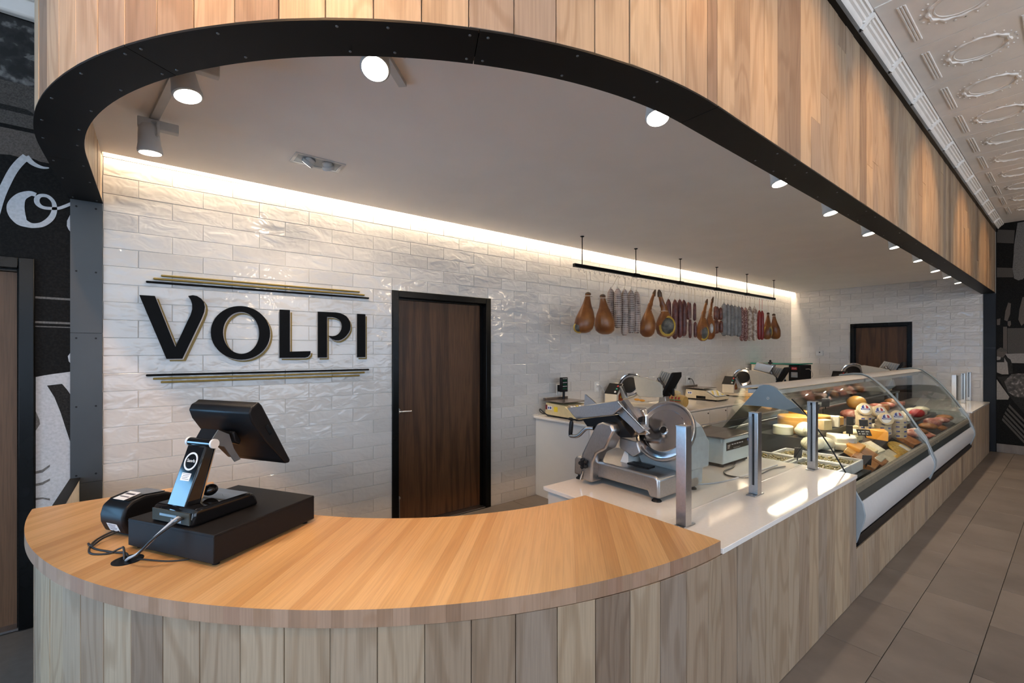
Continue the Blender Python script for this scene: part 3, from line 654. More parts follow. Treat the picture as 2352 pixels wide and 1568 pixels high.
# ---- white quartz counter
wt = thing('quartz_countertop', 'white polished quartz counter top with glass guard posts', 'countertop', (2.6, 1.4, .753))
obj('front_slab', MB().box((1.748, .873, .753), (3.452, 1.1772, .775)), [M_quartz], wt, bevel=.002)
obj('back_slab', MB().box((1.748, 1.1788, .753), (3.452, 1.918, .775)), [M_quartz], wt, bevel=.002)
def guard(name, xs_, yy, label, cat='glass guard'):
    g = thing(name, label, cat, (sum(xs_)/len(xs_), yy, .775)); zt = 1.217
    for ix, x in enumerate(xs_):
        p = obj('post', MB().prism([(x-.025, yy-.024), (x+.025, yy-.024), (x+.025, yy+.024), (x+.019, yy+.024), (x+.019, yy+.004), (x+.019, yy-.004), (x+.025, yy-.004)], .781, zt, 'z') if False else
                MB().box((x-.024, yy-.024, .781), (x+.024, yy+.024, zt)), M_alu, g, bevel=.0015)
        obj('channel', (MB().box((x-.0246, yy-.006, .83), (x-.0238, yy+.006, zt-.004)) if ix else MB()).box((x+.0238, yy-.006, .83), (x+.0246, yy+.006, zt-.004)), M_black, p)
        obj('cap', MB().box((x-.025, yy-.025, zt), (x+.025, yy+.025, zt+.003)), M_alud, p)
        f = obj('foot', MB().box((x-.055, yy-.024, .775), (x+.055, yy+.024, .781)), M_alu, p, bevel=.002)
        obj('screw', MB().turn((x-.042, yy, .781), (0, 0, 1), [(.006, 0), (.005, .002), (.001, .003)], 10).turn((x+.042, yy, .781), (0, 0, 1), [(.006, 0), (.005, .002), (.001, .003)], 10), M_chrome, p)
    for a, b in zip(xs_[:-1], xs_[1:]): obj('pane', MB().box((a+.022, yy-.003, .835), (b-.022, yy+.003, 1.20)), M_glass, g)
    return g
guard('sneeze_guard', [1.843, 2.548, 3.388], 1.098, 'clear glass guard on three square metal posts, near slicer and wooden top')
guard('sneeze_guard', [8.70, 9.47, 10.02], 1.10, 'clear glass guard on three metal posts on far counter end')

# ================================================================== DISPLAY CASES
GP = [(1.335, 1.278), (1.30, 1.258), (1.25, 1.215), (1.193, 1.157), (1.13, 1.078), (1.062, .981), (1.012, .901), (.963, .814), (.925, .745), (.896, .692)]
def curve_sheet(m, prof, t, x0, x1):
    k = len(prof); vs = []
    for i, p in enumerate(prof):
        a = prof[max(i-1, 0)]; b = prof[min(i+1, k-1)]; dy, dz = b[0]-a[0], b[1]-a[1]; l = math.hypot(dy, dz); n_ = (-dz/l, dy/l)
        vs += [(x0, p[0], p[1]), (x1, p[0], p[1]), (x1, p[0]+n_[0]*t, p[1]+n_[1]*t), (x0, p[0]+n_[0]*t, p[1]+n_[1]*t)]
    m.loft([vs[4*i:4*i+4] for i in range(k)]); return m
M_canopy = plain('canopy_grey', (.42, .40, .38), .3, 0, .03); M_deck = plain('dark_case_deck', (.035, .036, .036), .35, 0, .1); M_sill = plain('case_sill', (.17, .15, .115), .25, 0, .08)
M_bump = plain('pale_grey_bumper', (.56, .55, .55), .3, 0, .03); M_dstrip = plain('dark_glass_strip', (.05, .055, .05), .12)
M_endg = plain('grey_end_panel', (.17, .21, .24), .3, 0, .03)
M_arc = plain('grey_case_frame', (.20, .23, .25), .32, .3, .05)
def frame_arc(x, parent, w=.018):
    o = obj('frame_arc', MB().tube([(x, 1.58, 1.296), (x, 1.46, 1.318), (x, 1.39, 1.318), (x, 1.335, 1.298)] + [(x, p[0]-.006, p[1]+.008) for p in GP[1:-1]], w*.62, 10), M_arc, parent, smooth=60)
    obj('bracket', MB().prism([(.985, .81), (.955, .83), (.90, .75), (.885, .70), (.832, .55), (.832, .49), (.872, .36), (.89, .36), (.90, .70)], x-.038, x+.038, 'x'), M_greyp, parent, bevel=.006)
    return o
def case(x0, x1, label, near, loc):
    c = thing('display_case', label, 'display case', loc)
    obj('tank', MB().prism([(.93, .33), (.905, .62), (.910, .668), (.925, .668), (.94, .54), (1.74, .54), (1.74, .95), (1.765, .95), (1.765, .33)], x0+.01, x1-.01, 'x'), M_deck, c)
    if near:
        obj('deck', MB().prism([(.945, .545), (.945, .57), (1.15, .695), (1.15, .76), (1.38, .76), (1.38, .85), (1.735, .85), (1.735, .545)], 4.06, x1-.012, 'x').box((x0+.012, .945, .545), (4.06, 1.735, .69)), M_deck, c)
    else:
        obj('deck', MB().prism([(.945, .545), (.945, .57), (1.20, .72), (1.20, .74), (1.40, .74), (1.40, .82), (1.735, .82), (1.735, .545)], x0+.012, x1-.012, 'x'), M_deck, c)
    obj('front_glass', curve_sheet(MB(), GP, .006, x0+.012, x1-.012), M_glass, c, smooth=40)
    rf = obj('canopy', MB().prism([(1.335, 1.282), (1.365, 1.300), (1.40, 1.308), (1.46, 1.306), (1.60, 1.287), (1.60, 1.272), (1.46, 1.288), (1.40, 1.290), (1.35, 1.275)], x0+.004, x1-.004, 'x'), M_canopy, c, smooth=50)
    obj('light_box', MB().box((x0+.03, 1.37, 1.235), (x1-.03, 1.56, 1.268)), M_lightp, rf, bevel=.006)
    obj('rear_door', MB().prism([(1.735, .95), (1.742, .952), (1.605, 1.272), (1.597, 1.270)], x0+.02, (x0+x1)/2+.02, 'x'), M_glass, c)
    obj('rear_door', MB().prism([(1.748, .95), (1.755, .952), (1.618, 1.272), (1.610, 1.270)], (x0+x1)/2-.02, x1-.02, 'x'), M_glass, c)
    obj('rear_shelf', MB().box((x0+.01, 1.735, .925), (x1-.01, 1.95, .945)), M_alu, c, bevel=.003)
    obj('rear_panel', MB().box((x0+.01, 1.766, .02), (x1-.01, 1.80, .925)), M_white, c)
    obj('sill', MB().prism([(.912, .700), (.893, .694), (.884, .680), (.876, .652), (.905, .652)], x0+.006, x1-.006, 'x'), M_sill, c)
    obj('dark_strip', MB().prism([(.876, .650), (.864, .602), (.905, .602), (.905, .650)], x0+.006, x1-.006, 'x'), M_dstrip, c)
    obj('bumper', MB().prism([(.864, .598), (.848, .560), (.838, .520), (.841, .480), (.858, .425), (.872, .398), (.905, .398), (.905, .598)], x0+.006, x1-.006, 'x'), M_bump, c, smooth=50)
    obj('bottom_trim', MB().prism([(.872, .385), (.866, .335), (.880, .316), (.91, .316), (.91, .385)], x0-.002, x1+.002, 'x'), M_black, c, bevel=.003)
    area('case_light', ((x0+x1)/2, 1.47, 1.230), (0, -.25, -1), x1-x0-.3, .05, 20.0 if near else 10.0, (1, .88, .70))
    return c
c1 = case(3.465, 5.665, 'near glass-fronted display case full of cheese behind the metal posts', True, (4.55, 1.3, .31))
c2 = case(5.675, 8.13, 'far glass-fronted display case of cured meats beyond the arched frame', False, (6.9, 1.3, .31))
# near end panel: grey wave shaped upper part over clear glass
xe = 3.462
obj('end_glass', MB().prism([(1.736, .949), (1.478, 1.265), (1.457, 1.294), (1.391, 1.306)] + GP[1:] + [(.92, .69), (1.736, .69)], xe-.008, xe, 'x'), M_glass, c1)
wave = [(1.478, 1.265), (1.457, 1.294), (1.425, 1.307), (1.391, 1.308), (1.358, 1.295), (1.333, 1.275), (1.275, 1.222), (1.235, 1.195), (1.193, 1.157), (1.16, 1.118), (1.23, 1.128), (1.30, 1.140), (1.38, 1.148), (1.44, 1.150), (1.54, 1.150), (1.575, 1.145)]
obj('end_panel', MB().prism(wave, xe-.016, xe-.0085, 'x'), M_endg, c1)
obj('end_tint', MB().prism([(1.736, .949), (1.575, 1.146), (1.44, 1.150), (1.64, .95)], xe-.012, xe-.0085, 'x'), M_smoke, c1)
obj('emblem', MB().turn((xe-.0162, 1.397, 1.212), (-1, 0, 0), [(.010, 0), (.010, .0006), (.0065, .0008), (.0065, 0)], 20).box((xe-.0169, 1.3955, 1.206), (xe-.016, 1.3985, 1.218)), M_lightp, c1)
obj('end_edge', MB().tube([(xe-.004, p[0]-.003, p[1]+.003) for p in GP[2:]], .0045, 8), M_black, c1)
obj('bumper_cap', MB().prism([(.890, .685), (.845, .60), (.832, .53), (.836, .50), (.878, .345), (.90, .345), (.905, .685)], xe-.012, xe+.004, 'x'), M_greyp, c1, bevel=.003)
frame_arc(5.630, c1); frame_arc(8.09, c2)
obj('end_glass', MB().prism([(1.736, .949), (1.60, 1.272), (1.46, 1.29), (1.39, 1.29)] + GP[1:] + [(.92, .69), (1.736, .69)], 8.13, 8.138, 'x'), M_glass, c2)

# ---- what lies in the near case
M_cheese = spotted('pale_cheese', (.62, .50, .27), (.72, .60, .36), 20, .4, .7, .5); M_cheesew = spotted('white_cheese', (.66, .60, .44), (.74, .69, .55), 18, .4, .7, .45)
M_ched = spotted('orange_cheddar', (.75, .31, .03), (.80, .38, .06), 14, .4, .7, .4); M_gouda = spotted('amber_cheese_rind', (.50, .24, .045), (.60, .32, .08), 14, .4, .7, .35)
M_brown = spotted('smoked_cheese_rind', (.27, .10, .025), (.40, .17, .05), 9, .35, .7, .3); M_moz = spotted('mozzarella', (.66, .60, .42), (.74, .69, .53), 12, .4, .7, .35)
M_box = plain('wooden_cheese_box', (.66, .52, .33), .6, 0, .08); M_olive = spotted('olive_mix', (.10, .09, .02), (.30, .22, .06), 60, .35, .6, .3, (.20, .04, .03), .6)
M_tray = plain('white_tray', (.66, .63, .59), .35, 0, .02); M_shred = spotted('shredded_cheese', (.50, .26, .03), (.70, .44, .08), 45, .35, .6, .4, (.76, .56, .18), .6)
M_film = plain('clear_film_pack', (.62, .56, .44), .15, 0, .1, 12)
M_jam = spotted('cured_ham_slices', (.42, .10, .07), (.62, .28, .20), 22, .4, .6, .35, (.72, .55, .45), .3)
def put(name, mb, mats, label, cat, group=None, **kw): return tag(obj(name, mb, mats, **kw), label, cat, group)
def tray(x0, x1, y0, y1, label):
    t = thing('serving_tray', label, 'tray', ((x0+x1)/2, (y0+y1)/2, .69), group='white olive trays'); w = .014; z0, z1 = .692, .765
    obj('shell', MB().box((x0, y0, z0), (x1, y1, z0+.008)).box((x0, y0, z0), (x0+w, y1, z1)).box((x1-w, y0, z0), (x1, y1, z1)).box((x0+w, y0, z0), (x1-w, y0+w, z1)).box((x0+w, y1-w, z0), (x1-w, y1, z1)), M_tray, t, bevel=.003)
    o = MB(); z = z0+.042
    for i in range(int(1500*(x1-x0)*(y1-y0))+40): o.ell((random.uniform(x0+.03, x1-.03), random.uniform(y0+.03, y1-.03), z+random.uniform(0, .018)), (.011, .009, .009), 7, 5)
    o.box((x0+w, y0+w, z0+.008), (x1-w, y1-w, z))
    oo_ = obj('olives', o, M_olive, t, smooth=60); oo_['kind'] = 'stuff'
tray(3.50, 3.745, 1.31, 1.62, 'white tray of olives behind the middle metal post')
tray(3.765, 4.03, .985, 1.50, 'long white tray of olives beside the smoked brown cheese')
tray(3.50, 3.745, .985, 1.285, 'white tray of olives at the end edge of the white counter')
def card(x, y, z, w, h, rz, tilt, label, lines=('',)):
    c = thing('price_card', label, 'price card', (x, y, z), rz, 'black price cards in the case'); Mt = Matrix.Rotation(R(tilt), 4, 'X')
    obj('card', MB().box((-w/2, -.002, .02), (w/2, .002, .02+h), Mt), M_sign, c, local=True)
    obj('stem', MB().box((-.004, -.002, 0), (.004, .002, .03), Mt), M_black, c, local=True)
    for i, s in enumerate(lines):
        if s:
            t = MB()
            for q, k in ((.62, 5), (.25, 4)):
                for j in range(k): t.cbox((-w*.36+w*.17*j+w*.05*(j % 2), -.0024, .02+h*q), (w*.11, .0008, h*.13), None)
            t.xf(Mt); obj('lettering', t, M_chalk, c, local=True)
FC = R(-52)                                           # cards face the aisle and the shop's near end
card(4.40, 1.42, 1.02, .085, .060, FC, 8, 'black price card with chalk lettering above the pale cheese wheel', ('lines',))
card(4.62, 1.40, 1.04, .06, .075, FC, 8, 'upright black price card behind the wheel of amber cheese')
card(4.42, 1.17, .86, .045, .07, FC-.5, 12, 'narrow dark price card between tub and soft cheeses')
card(4.62, 1.22, .90, .05, .075, FC-.4, 5, 'dark price card in front of the white paper wrapped cheese')
card(4.70, 1.13, .82, .10, .06, FC, -40, 'black price card lying back on the yellow cheese slabs', ('lines',))
card(3.62, 1.27, .765, .055, .075, FC+.2, 10, 'dark price card on the rim of the olive tray')
card(4.12, .99, .69, .06, .075, FC, 10, 'dark price card in front of the glass by the long tray')
card(5.10, 1.24, .84, .07, .06, FC, -10, 'small dark price card against the nearest stack of round boxes')
# stacked round cheese boxes
RZ = R(-52)
def cheese_box(x, y, z, r, h, label, tip=None):
    b = thing('cheese_box', label, 'cheese box', (x, y, z), 0, 'round wooden cheese boxes')
    Mx = Matrix.Rotation(tip[1], 4, tip[0]) if tip else Matrix.Identity(4)
    obj('box', MB().turn((0, 0, 0), (0, 0, 1), [(r, 0), (r, h*.62), (r*1.02, h*.62), (r*1.02, h*.97), (r*.99, h)], 28).xf(Mx), M_box, b, smooth=40, local=True)
    lb = MB().ell((0, 0, h), (r*.82, r*.62, .0015), 20, 4)
    obj('label', lb.xf(Mx), M_paper, b, local=True)
    for nm_, x0_, x1_, mt_ in (('blue_field', -.45, -.12, M_blue), ('red_field', .14, .45, M_red)):
        pl_ = [(x_*r, r*(.10+.55*math.sqrt(max(1-(x_/.5)**2, 0)))) for x_ in [x0_+(x1_-x0_)*k/6 for k in range(7)]] + [(x1_*r, r*.10), (x0_*r, r*.10)]
        obj(nm_, MB().prism(pl_, h+.001, h+.0022, 'z').xf(Mx @ Matrix.Rotation(RZ, 4, 'Z')), mt_, b, local=True)
    obj('name_bar', MB().box((-r*.62, -r*.16, h+.001), (r*.62, r*.08, h+.0024)).xf(Mx @ Matrix.Rotation(RZ, 4, 'Z')), M_blue, b, local=True)
    obj('name_line', MB().box((-r*.50, -r*.07, h+.0024), (r*.50, r*.0, h+.003)).xf(Mx @ Matrix.Rotation(RZ, 4, 'Z')), M_paper, b, local=True)
    sd = MB()
    for k in range(4):
        a = R(190 + 55*k); sd.cbox((0, 0, 0), (.003, r*.42, h*.30), Matrix.Rotation(a, 4, 'Z') @ Matrix.Translation((r*.985, 0, h*.40)))
    obj('side_print', sd.xf(Mx), M_blue, b, local=True)
bh = .043; ord_ = ['bottom', 'second', 'third', 'fourth', 'fifth', 'top']
stk = [((5.32, 1.30, .765), 5, 'tallest stack nearest the amber wheel'), ((5.43, 1.175, .765), 3, 'middle stack behind the orange wedge'), ((5.54, 1.085, .735), 4, 'stack closest to the arched frame')]
for (sx, sy, sz), k, nm in stk:
    for i in range(k):
        pos = 'top' if i == k-1 else ord_[i]
        cheese_box(sx+random.uniform(-.004, .004), sy+random.uniform(-.004, .004), sz+bh*i, .063, bh-.001, f'round cheese box, {pos} one of the {nm}')
TI = ('X', R(62))
TX = lambda rz: (Vector((math.cos(rz), math.sin(rz), 0)), R(64))
for (x, y, z, nm) in ((5.30, 1.295, .985, 'round cheese box tipped up on the tallest stack, blue lettering facing out'), (5.46, 1.22, .955, 'round cheese box tipped up between the tallest stack and the arched frame'), (5.41, 1.16, .90, 'round cheese box tipped forward on the middle stack'), (5.54, 1.10, .915, 'round cheese box tipped sideways on the stack by the arched frame')):
    cheese_box(x, y, z, .060, .042, nm, TX(R(-52)))
def wheel(x, y, z, r, h, mat, label, cut=None, group='cheese wheels'):
    a0, a1 = cut or (0, 360); n_ = 26; poly = [(x + r*math.cos(R(a0+(a1-a0)*i/n_)), y + r*math.sin(R(a0+(a1-a0)*i/n_))) for i in range(n_+(1 if cut else 0))] + ([(x, y)] if cut else [])
    return put('cheese', MB().prism(poly, z, z+h, 'z'), mat, label, 'cheese', group, bevel=min(h*.2, .008))
wheel(4.36, 1.55, .852, .13, .14, M_gouda, 'whole amber cheese wheel under the lettered black price card')
wheel(4.80, 1.52, .852, .105, .11, M_gouda, 'second amber cheese wheel beside the stacked round boxes')
wheel(4.55, 1.58, .993, .11, .05, M_ched, 'thin orange cheese round lying on top of the amber wheels') if False else None
wheel(4.58, 1.60, .852, .075, .16, M_ched, 'tall orange cheese round between the two amber wheels')
wheel(4.14, 1.56, .852, .075, .075, M_moz, 'pale whole cheese round nearest the end glass')
wheel(4.44, 1.28, .762, .15, .085, M_cheesew, 'large cut white cheese with crumbly face on the middle step', (200, 400))
wheel(4.70, 1.29, .762, .12, .07, M_cheese, 'pale yellow cheese wedge with blue label beside the crumbly white cheese', (150, 260))
wheel(4.88, 1.30, .762, .10, .075, M_cheese, 'yellow cheese quarter standing before the tallest stack of boxes', (170, 300))
for i, (x, y, z, rx, rz_) in enumerate([(4.16, 1.40, .852, .085, .05), (4.10, 1.33, .762, .09, .055), (4.20, 1.28, .762, .08, .05), (4.13, 1.35, .865, .07, .045), (4.24, 1.43, .852, .07, .055)]):
    put('mozzarella', MB().ell((x, y, z+rz_), (rx, rx*.9, rz_), 16, 10), M_moz, ['film wrapped white mozzarella lump behind the metal post', 'flat white mozzarella ball lowest by the end glass', 'white mozzarella ball next to the lidded tub', 'small white mozzarella lump on top of the heap', 'round white mozzarella piece at the back of the heap'][i], 'cheese', 'mozzarella heap', smooth=60)
tb = thing('cheese_tub', 'white lidded tub with green print among the soft cheeses', 'tub', (4.40, 1.19, .762))
obj('cup', MB().turn((4.40, 1.19, .762), (0, 0, 1), [(.048, 0), (.058, .075)], 24), M_paper, tb, smooth=40); obj('lid', MB().turn((4.40, 1.19, .836), (0, 0, 1), [(.061, 0), (.061, .012), (.05, .014)], 24), M_tray, tb, smooth=40)
obj('print', MB().cbox((0, 0, 0), (.002, .04, .03), Matrix.Translation((4.352, 1.170, .805)) @ Matrix.Rotation(R(22), 4, 'Z')), plain('green_print', (.1, .4, .08), .5), tb)
jr = thing('jar', 'small glass jar with pale lid behind the tub', 'jar', (4.55, 1.20, .762)); obj('body', MB().turn((4.55, 1.20, .762), (0, 0, 1), [(.04, 0), (.042, .05), (.034, .07)], 20), M_film, jr, smooth=40); obj('lid', MB().turn((4.55, 1.20, .832), (0, 0, 1), [(.036, 0), (.036, .014)], 20), M_tray, jr)
def slab(x, y, z, lx, ly, h, rz, tilt, mat, label, group='cheese slabs on the slope', cat='cheese', name='cheese'):
    if tilt > .4: z -= .048; lx *= 1.15
    Mx = Matrix.Translation((x, y, z)) @ Matrix.Rotation(rz, 4, 'Z') @ Matrix.Rotation(tilt, 4, 'X')
    return put(name, MB().box((-lx/2, -ly/2, 0), (lx/2, ly/2, h), Mx), mat, label, cat, group, bevel=min(h*.25, .006))
SL = R(31)
slab(4.22, 1.06, .700, .19, .16, .09, .1, SL, M_brown, 'long smoked brown cheese block at the near end of the slope')
slab(4.46, 1.06, .700, .20, .17, .08, .05, SL, M_brown, 'second smoked brown cheese loaf under the yellow slabs')
slab(4.40, 1.13, .775, .24, .10, .03, .1, SL*.7, M_ched, 'thin yellow cheese slab laid on the smoked loaves')
slab(4.62, 1.12, .765, .20, .12, .035, .0, SL*.8, M_cheese, 'pale yellow cheese slab with dark striped wrapper')
slab(4.84, 1.12, .755, .16, .13, .03, -.05, SL, M_cheesew, 'flat white cheese slab beside the orange wedge')
slab(4.70, 1.02, .690, .22, .13, .025, .0, SL, M_film, 'clear film pack with red print on the slope', cat='pack', name='film_pack', group='packs on the slope')
slab(4.95, 1.01, .685, .24, .14, .02, .02, SL, M_film, 'clear film pack of pale slices below the orange wedge', cat='pack', name='film_pack', group='packs on the slope')
slab(4.55, .985, .66, .20, .10, .03, .0, SL, M_jam, 'pack of pink sliced ham low on the slope', cat='meat', name='sliced_ham', group='packs on the slope')
slab(4.82, .985, .655, .18, .10, .03, .0, SL, M_jam, 'second pack of pink sliced ham beside the shredded cheese bag', cat='meat', name='sliced_ham', group='packs on the slope')
wd = MB(); Mx = Matrix.Translation((5.08, 1.13, .762)) @ Matrix.Rotation(.3, 4, 'Z'); wd.prism([(-.10, -.06), (.11, -.05), (.0, .09)], 0, .085, 'z', Mx)
put('cheese', wd, M_ched, 'bright orange cheddar wedge in front of the middle stack of boxes', 'cheese', 'cheese slabs on the slope', bevel=.006)
bgm = MB(); Mx = Matrix.Translation((5.28, 1.03, .635)) @ Matrix.Rotation(.05, 4, 'Z') @ Matrix.Rotation(SL, 4, 'X')
bgm.ell((0, 0, .03), (.20, .105, .032), 20, 10, None); bgm.v = [Mx @ p for p in bgm.v]
sb = thing('cheese_bag', 'bag of shredded yellow cheese low behind the front glass', 'bag', (5.28, 1.03, .67)); obj('bag', bgm, M_shred, sb, smooth=60)
obj('label', MB().box((-.05, -.07, .0605), (.05, .03, .063), Mx), M_paper, sb)
slab(5.05, .985, .65, .18, .08, .04, .0, SL, M_shred, 'small bag of shredded cheese beside the larger bag', cat='bag', name='cheese_bag', group='packs on the slope')
for i, (x, y, z, lx, ly, h, rz, tl_, mt, lb_) in enumerate([
    (4.30, 1.42, .852, .10, .07, .10, .4, 0, M_cheesew, 'upright white cheese block behind the mozzarella heap'),
    (4.66, 1.42, .852, .11, .07, .09, -.3, 0, M_cheese, 'yellow cheese brick standing beside the lettered price card'),
    (4.92, 1.42, .852, .09, .08, .10, .2, 0, M_cheesew, 'white cheese brick behind the yellow quarter'),
    (5.06, 1.44, .852, .09, .08, .08, -.2, 0, M_gouda, 'amber cheese brick next to the white brick'),
    (4.58, 1.30, .762, .10, .06, .07, .5, 0, M_cheese, 'short yellow cheese brick between the cut white cheese and the wedge'),
    (5.02, 1.28, .762, .09, .07, .07, .1, 0, M_cheesew, 'white wrapped cheese brick in front of the tallest stack'),
    (5.14, 1.33, .762, .08, .07, .09, .4, 0, M_cheese, 'small yellow cheese brick touching the tallest stack'),
    (4.30, 1.20, .762, .09, .08, .05, .3, 0, M_moz, 'flat white soft cheese between mozzarella and tub'),
    (4.24, 1.12, .80, .16, .08, .03, .15, SL, M_gouda, 'amber slab leaning on the near smoked cheese block'),
    (4.50, 1.00, .735, .16, .05, .022, .05, SL, M_film, 'narrow film pack with pale slices across the smoked loaf'),
    (5.20, 1.14, .762, .11, .08, .035, -.1, SL*.5, M_cheese, 'thin yellow slab between the orange wedge and the middle stack'),
    (5.44, 1.01, .675, .14, .10, .03, .1, SL, M_film, 'clear pack lying against the arched frame')]):
    slab(x, y, z, lx, ly, h, rz, tl_, mt, lb_, 'bricks and packs of cheese')
# meats and packs in the far case
kinds = [(M_jam, 'pink sliced ham'), (M_cheesew, 'pale wrapped cheese'), (M_brown, 'dark smoked meat'), (M_film, 'clear film wrapped')]
spots_ = 0
rows = [(1.55, .822, 'back step'), (1.30, .742, 'middle step'), (1.08, .665, 'front slope')]
for ri, (yy, zz, rn) in enumerate(rows):
    for i in range(9):
        x = 5.85 + .25*i; mt, kn = kinds[(i*2+ri) % 4]; rx = random.uniform(.075, .105); h = random.uniform(.03, .055)
        nth = ['first', 'second', 'third', 'fourth', 'fifth', 'sixth', 'seventh', 'eighth', 'ninth'][i]
        if (i+ri) % 3 == 2: slab(x, yy, zz, .18, .15, h*1.4, random.uniform(-.3, .3), SL*.8 if ri == 2 else 0, mt, f'{kn} pack, {nth} from the arched frame on the {rn}', 'meats in the far case', 'meat', 'meat_pack')
        else: put('meat_piece', MB().ell((x, yy, zz+h), (rx, .085, h), 14, 8), mt, f'{kn} piece, {nth} from the arched frame on the {rn}', 'meat', 'meats in the far case', smooth=60)
put('meat_piece', MB().ell((6.95, 1.19, .83), (.09, .07, .05), 14, 8), M_red, 'bright red wrapped salami in the far case', 'meat', smooth=60)
put('bread_loaf', MB().ell((5.98, 1.52, .99), (.10, .09, .075), 14, 8), M_gouda, 'brown loaf on the back step just behind the arched frame', 'bread', smooth=60)

# ================================================================== TILL on the wooden top
TH = math.atan2(.238, .389); TO = (.235, 2.16, .805)
def lpath(parent, name, pts, r, mat): return obj(name, MB().tube(smooth_path([tuple(p) for p in pts], 5), r, 8), mat, parent, smooth=60)
dr = thing('cash_drawer', 'flat black metal cash drawer under the till screen', 'cash drawer', TO, TH)
obj('body', MB().box((-.228, -.227, .013), (.228, .228, .114)), M_matte, dr, local=True, bevel=.003)
for sx in (-1, 1):
    for sy in (-1, 1): obj('foot', MB().turn((sx*.20, sy*.20, 0), (0, 0, 1), [(.012, 0), (.013, .013)], 14), M_black, dr, local=True)
obj('lid_seam', MB().box((-.2285, -.2275, .104), (.2285, .2285, .1055)), M_black, dr, local=True)
ps_ = thing('pos_terminal', 'black point of sale touch screen terminal on a leaning glossy stand', 'till terminal', (TO[0], TO[1], TO[2]+.114), TH)
z0 = .0
# base (local z from drawer top)
obj('base', MB().prism([(-.212, 0), (-.205, .055), (-.19, .062), (.02, .060), (.045, .045), (.062, .0)], -.097, .124, 'y'), M_gloss, ps_, local=True, bevel=.010)
obj('rear_port_panel', MB().box((-.2145, -.085, .008), (-.209, .112, .050)), M_dstrip, ps_, local=True)
obj('port', MB().box((-.216, -.02, .028), (-.2135, .07, .036)).box((-.216, -.045, .012), (-.2135, .01, .022)), M_alu, ps_, local=True)
arm = obj('stand_arm', MB().prism([(-.197, .058), (-.118, .270), (-.078, .270), (-.140, .058)], -.036, .064, 'y'), M_gloss, ps_, local=True, bevel=.006)
obj('arm_trim', MB().prism([(-.141, .06), (-.0795, .268), (-.0755, .268), (-.136, .06)], -.0375, .0655, 'y'), M_chrome, arm, local=True)
ua = Vector((-.118+.197, 0, .270-.058)).normalized(); na = Vector((-ua.z, 0, ua.x)); va = Vector((0, -1, 0))
def armM(s, dy, off): o = Vector((-.197, .014, .058)) + ua*s + va*dy + na*off; return Matrix(((va.x, ua.x, na.x, o.x), (va.y, ua.y, na.y, o.y), (va.z, ua.z, na.z, o.z), (0, 0, 0, 1)))
rg = MB(); pr_ = [(.034, 0), (.034, .0012), (.0275, .0012), (.0275, 0)]
rg.turn((0, 0, 0), (0, 0, 1), pr_, 40, False); rg.xf(armM(.165, 0, .0003)); obj('logo_ring', rg, M_lightp, arm, local=True)
t = text_mb('Sam4s', .017); t.xf(armM(.167, 0, .0006)); obj('logo', t, M_lightp, arm, local=True)
lb = MB().box((-.024, -.014, 0), (.024, .014, .0005)); lb.xf(armM(.108, 0, .0002)); obj('sticker', lb, M_paper, arm, local=True)
ln = MB()
for i in range(4): ln.box((-.02+.003*(i % 2), .009-.006*i, .0005), (.02-.004*(i % 3), .0105-.006*i, .0008))
ln.xf(armM(.108, 0, .0002)); obj('sticker_print', ln, M_ink, arm, local=True)
hg = obj('hinge', MB().cyl((-.100, .078, .277), (-.100, -.060, .277), .0165, n=20), M_gloss, ps_, smooth=40, local=True)
for yy in (.078, -.055): obj('hinge_ring', MB().cyl((-.100, yy-.006, .277), (-.100, yy+.004, .277), .0178, n=20), M_lightp, hg, local=True)
obj('hinge_plate', MB().prism([(-.105, .285), (-.075, .325), (-.03, .300), (-.01, .24), (.02, .19), (-.005, .185), (-.05, .255), (-.085, .268)], -.045, -.040, 'y'), plain('dark_grey_bracket', (.10, .11, .12), .4), ps_, local=True)
obj('hinge_block', MB().prism([(-.10, .285), (-.075, .325), (-.02, .31), (-.05, .26), (-.085, .268)], -.036, .05, 'y'), M_black, ps_, local=True)
# screen: tilted slab, its back to the photographer
tl = math.atan2(.155, .275); us = Vector((math.sin(tl), 0, -math.cos(tl))); ns = Vector((math.cos(tl), 0, math.sin(tl)))   # us runs down the screen, ns faces the cashier
so = Vector((-.012, 0, .420))
def scrP(u, w): return so + us*u + ns*w
side = [(0, 0), (-.002, .018), (.02, .024), (.305, .024), (.312, .014), (.300, -.004), (.27, -.010), (.155, -.036), (.05, -.046), (.012, -.040), (-.002, -.020)]
sc = MB().prism([tuple(scrP(u, w).xz) for u, w in side], -.165, .175, 'y'); scr = obj('screen_housing', sc, M_black, ps_, local=True, bevel=.010, seg=3)
gp = [scrP(.012, .0245), scrP(.298, .0245)]; gq = [scrP(.012, .0255), scrP(.298, .0255)]
obj('screen_glass', MB().prism([tuple(p.xz) for p in (gp[0], gp[1], gq[1], gq[0])], -.150, .160, 'y'), M_gloss, scr, local=True)
pm_ = [scrP(.10, -.046), scrP(.15, -.042), scrP(.165, -.058), scrP(.14, -.072), scrP(.10, -.060)]
obj('mount', MB().prism([tuple(p.xz) for p in pm_], -.045, .06, 'y'), M_black, scr, local=True, bevel=.006)
bt = [scrP(.10, -.008), scrP(.145, -.008), scrP(.145, .006), scrP(.10, .006)]; obj('side_port', MB().prism([tuple(p.xz) for p in bt], -.1665, -.164, 'y'), M_gloss, scr, local=True)
obj('mouse', MB().ell((-.075, .0, .088), (.03, .022, .022), 14, 8), M_gloss, ps_, smooth=60, local=True)
lpath(ps_, 'data_cable', [(-.216, -.04, .03), (-.235, -.045, .035), (-.275, -.015, -.01), (-.30, .04, -.07), (-.298, .10, -.10), (-.292, .128, -.118)], .0048, M_cordg).data
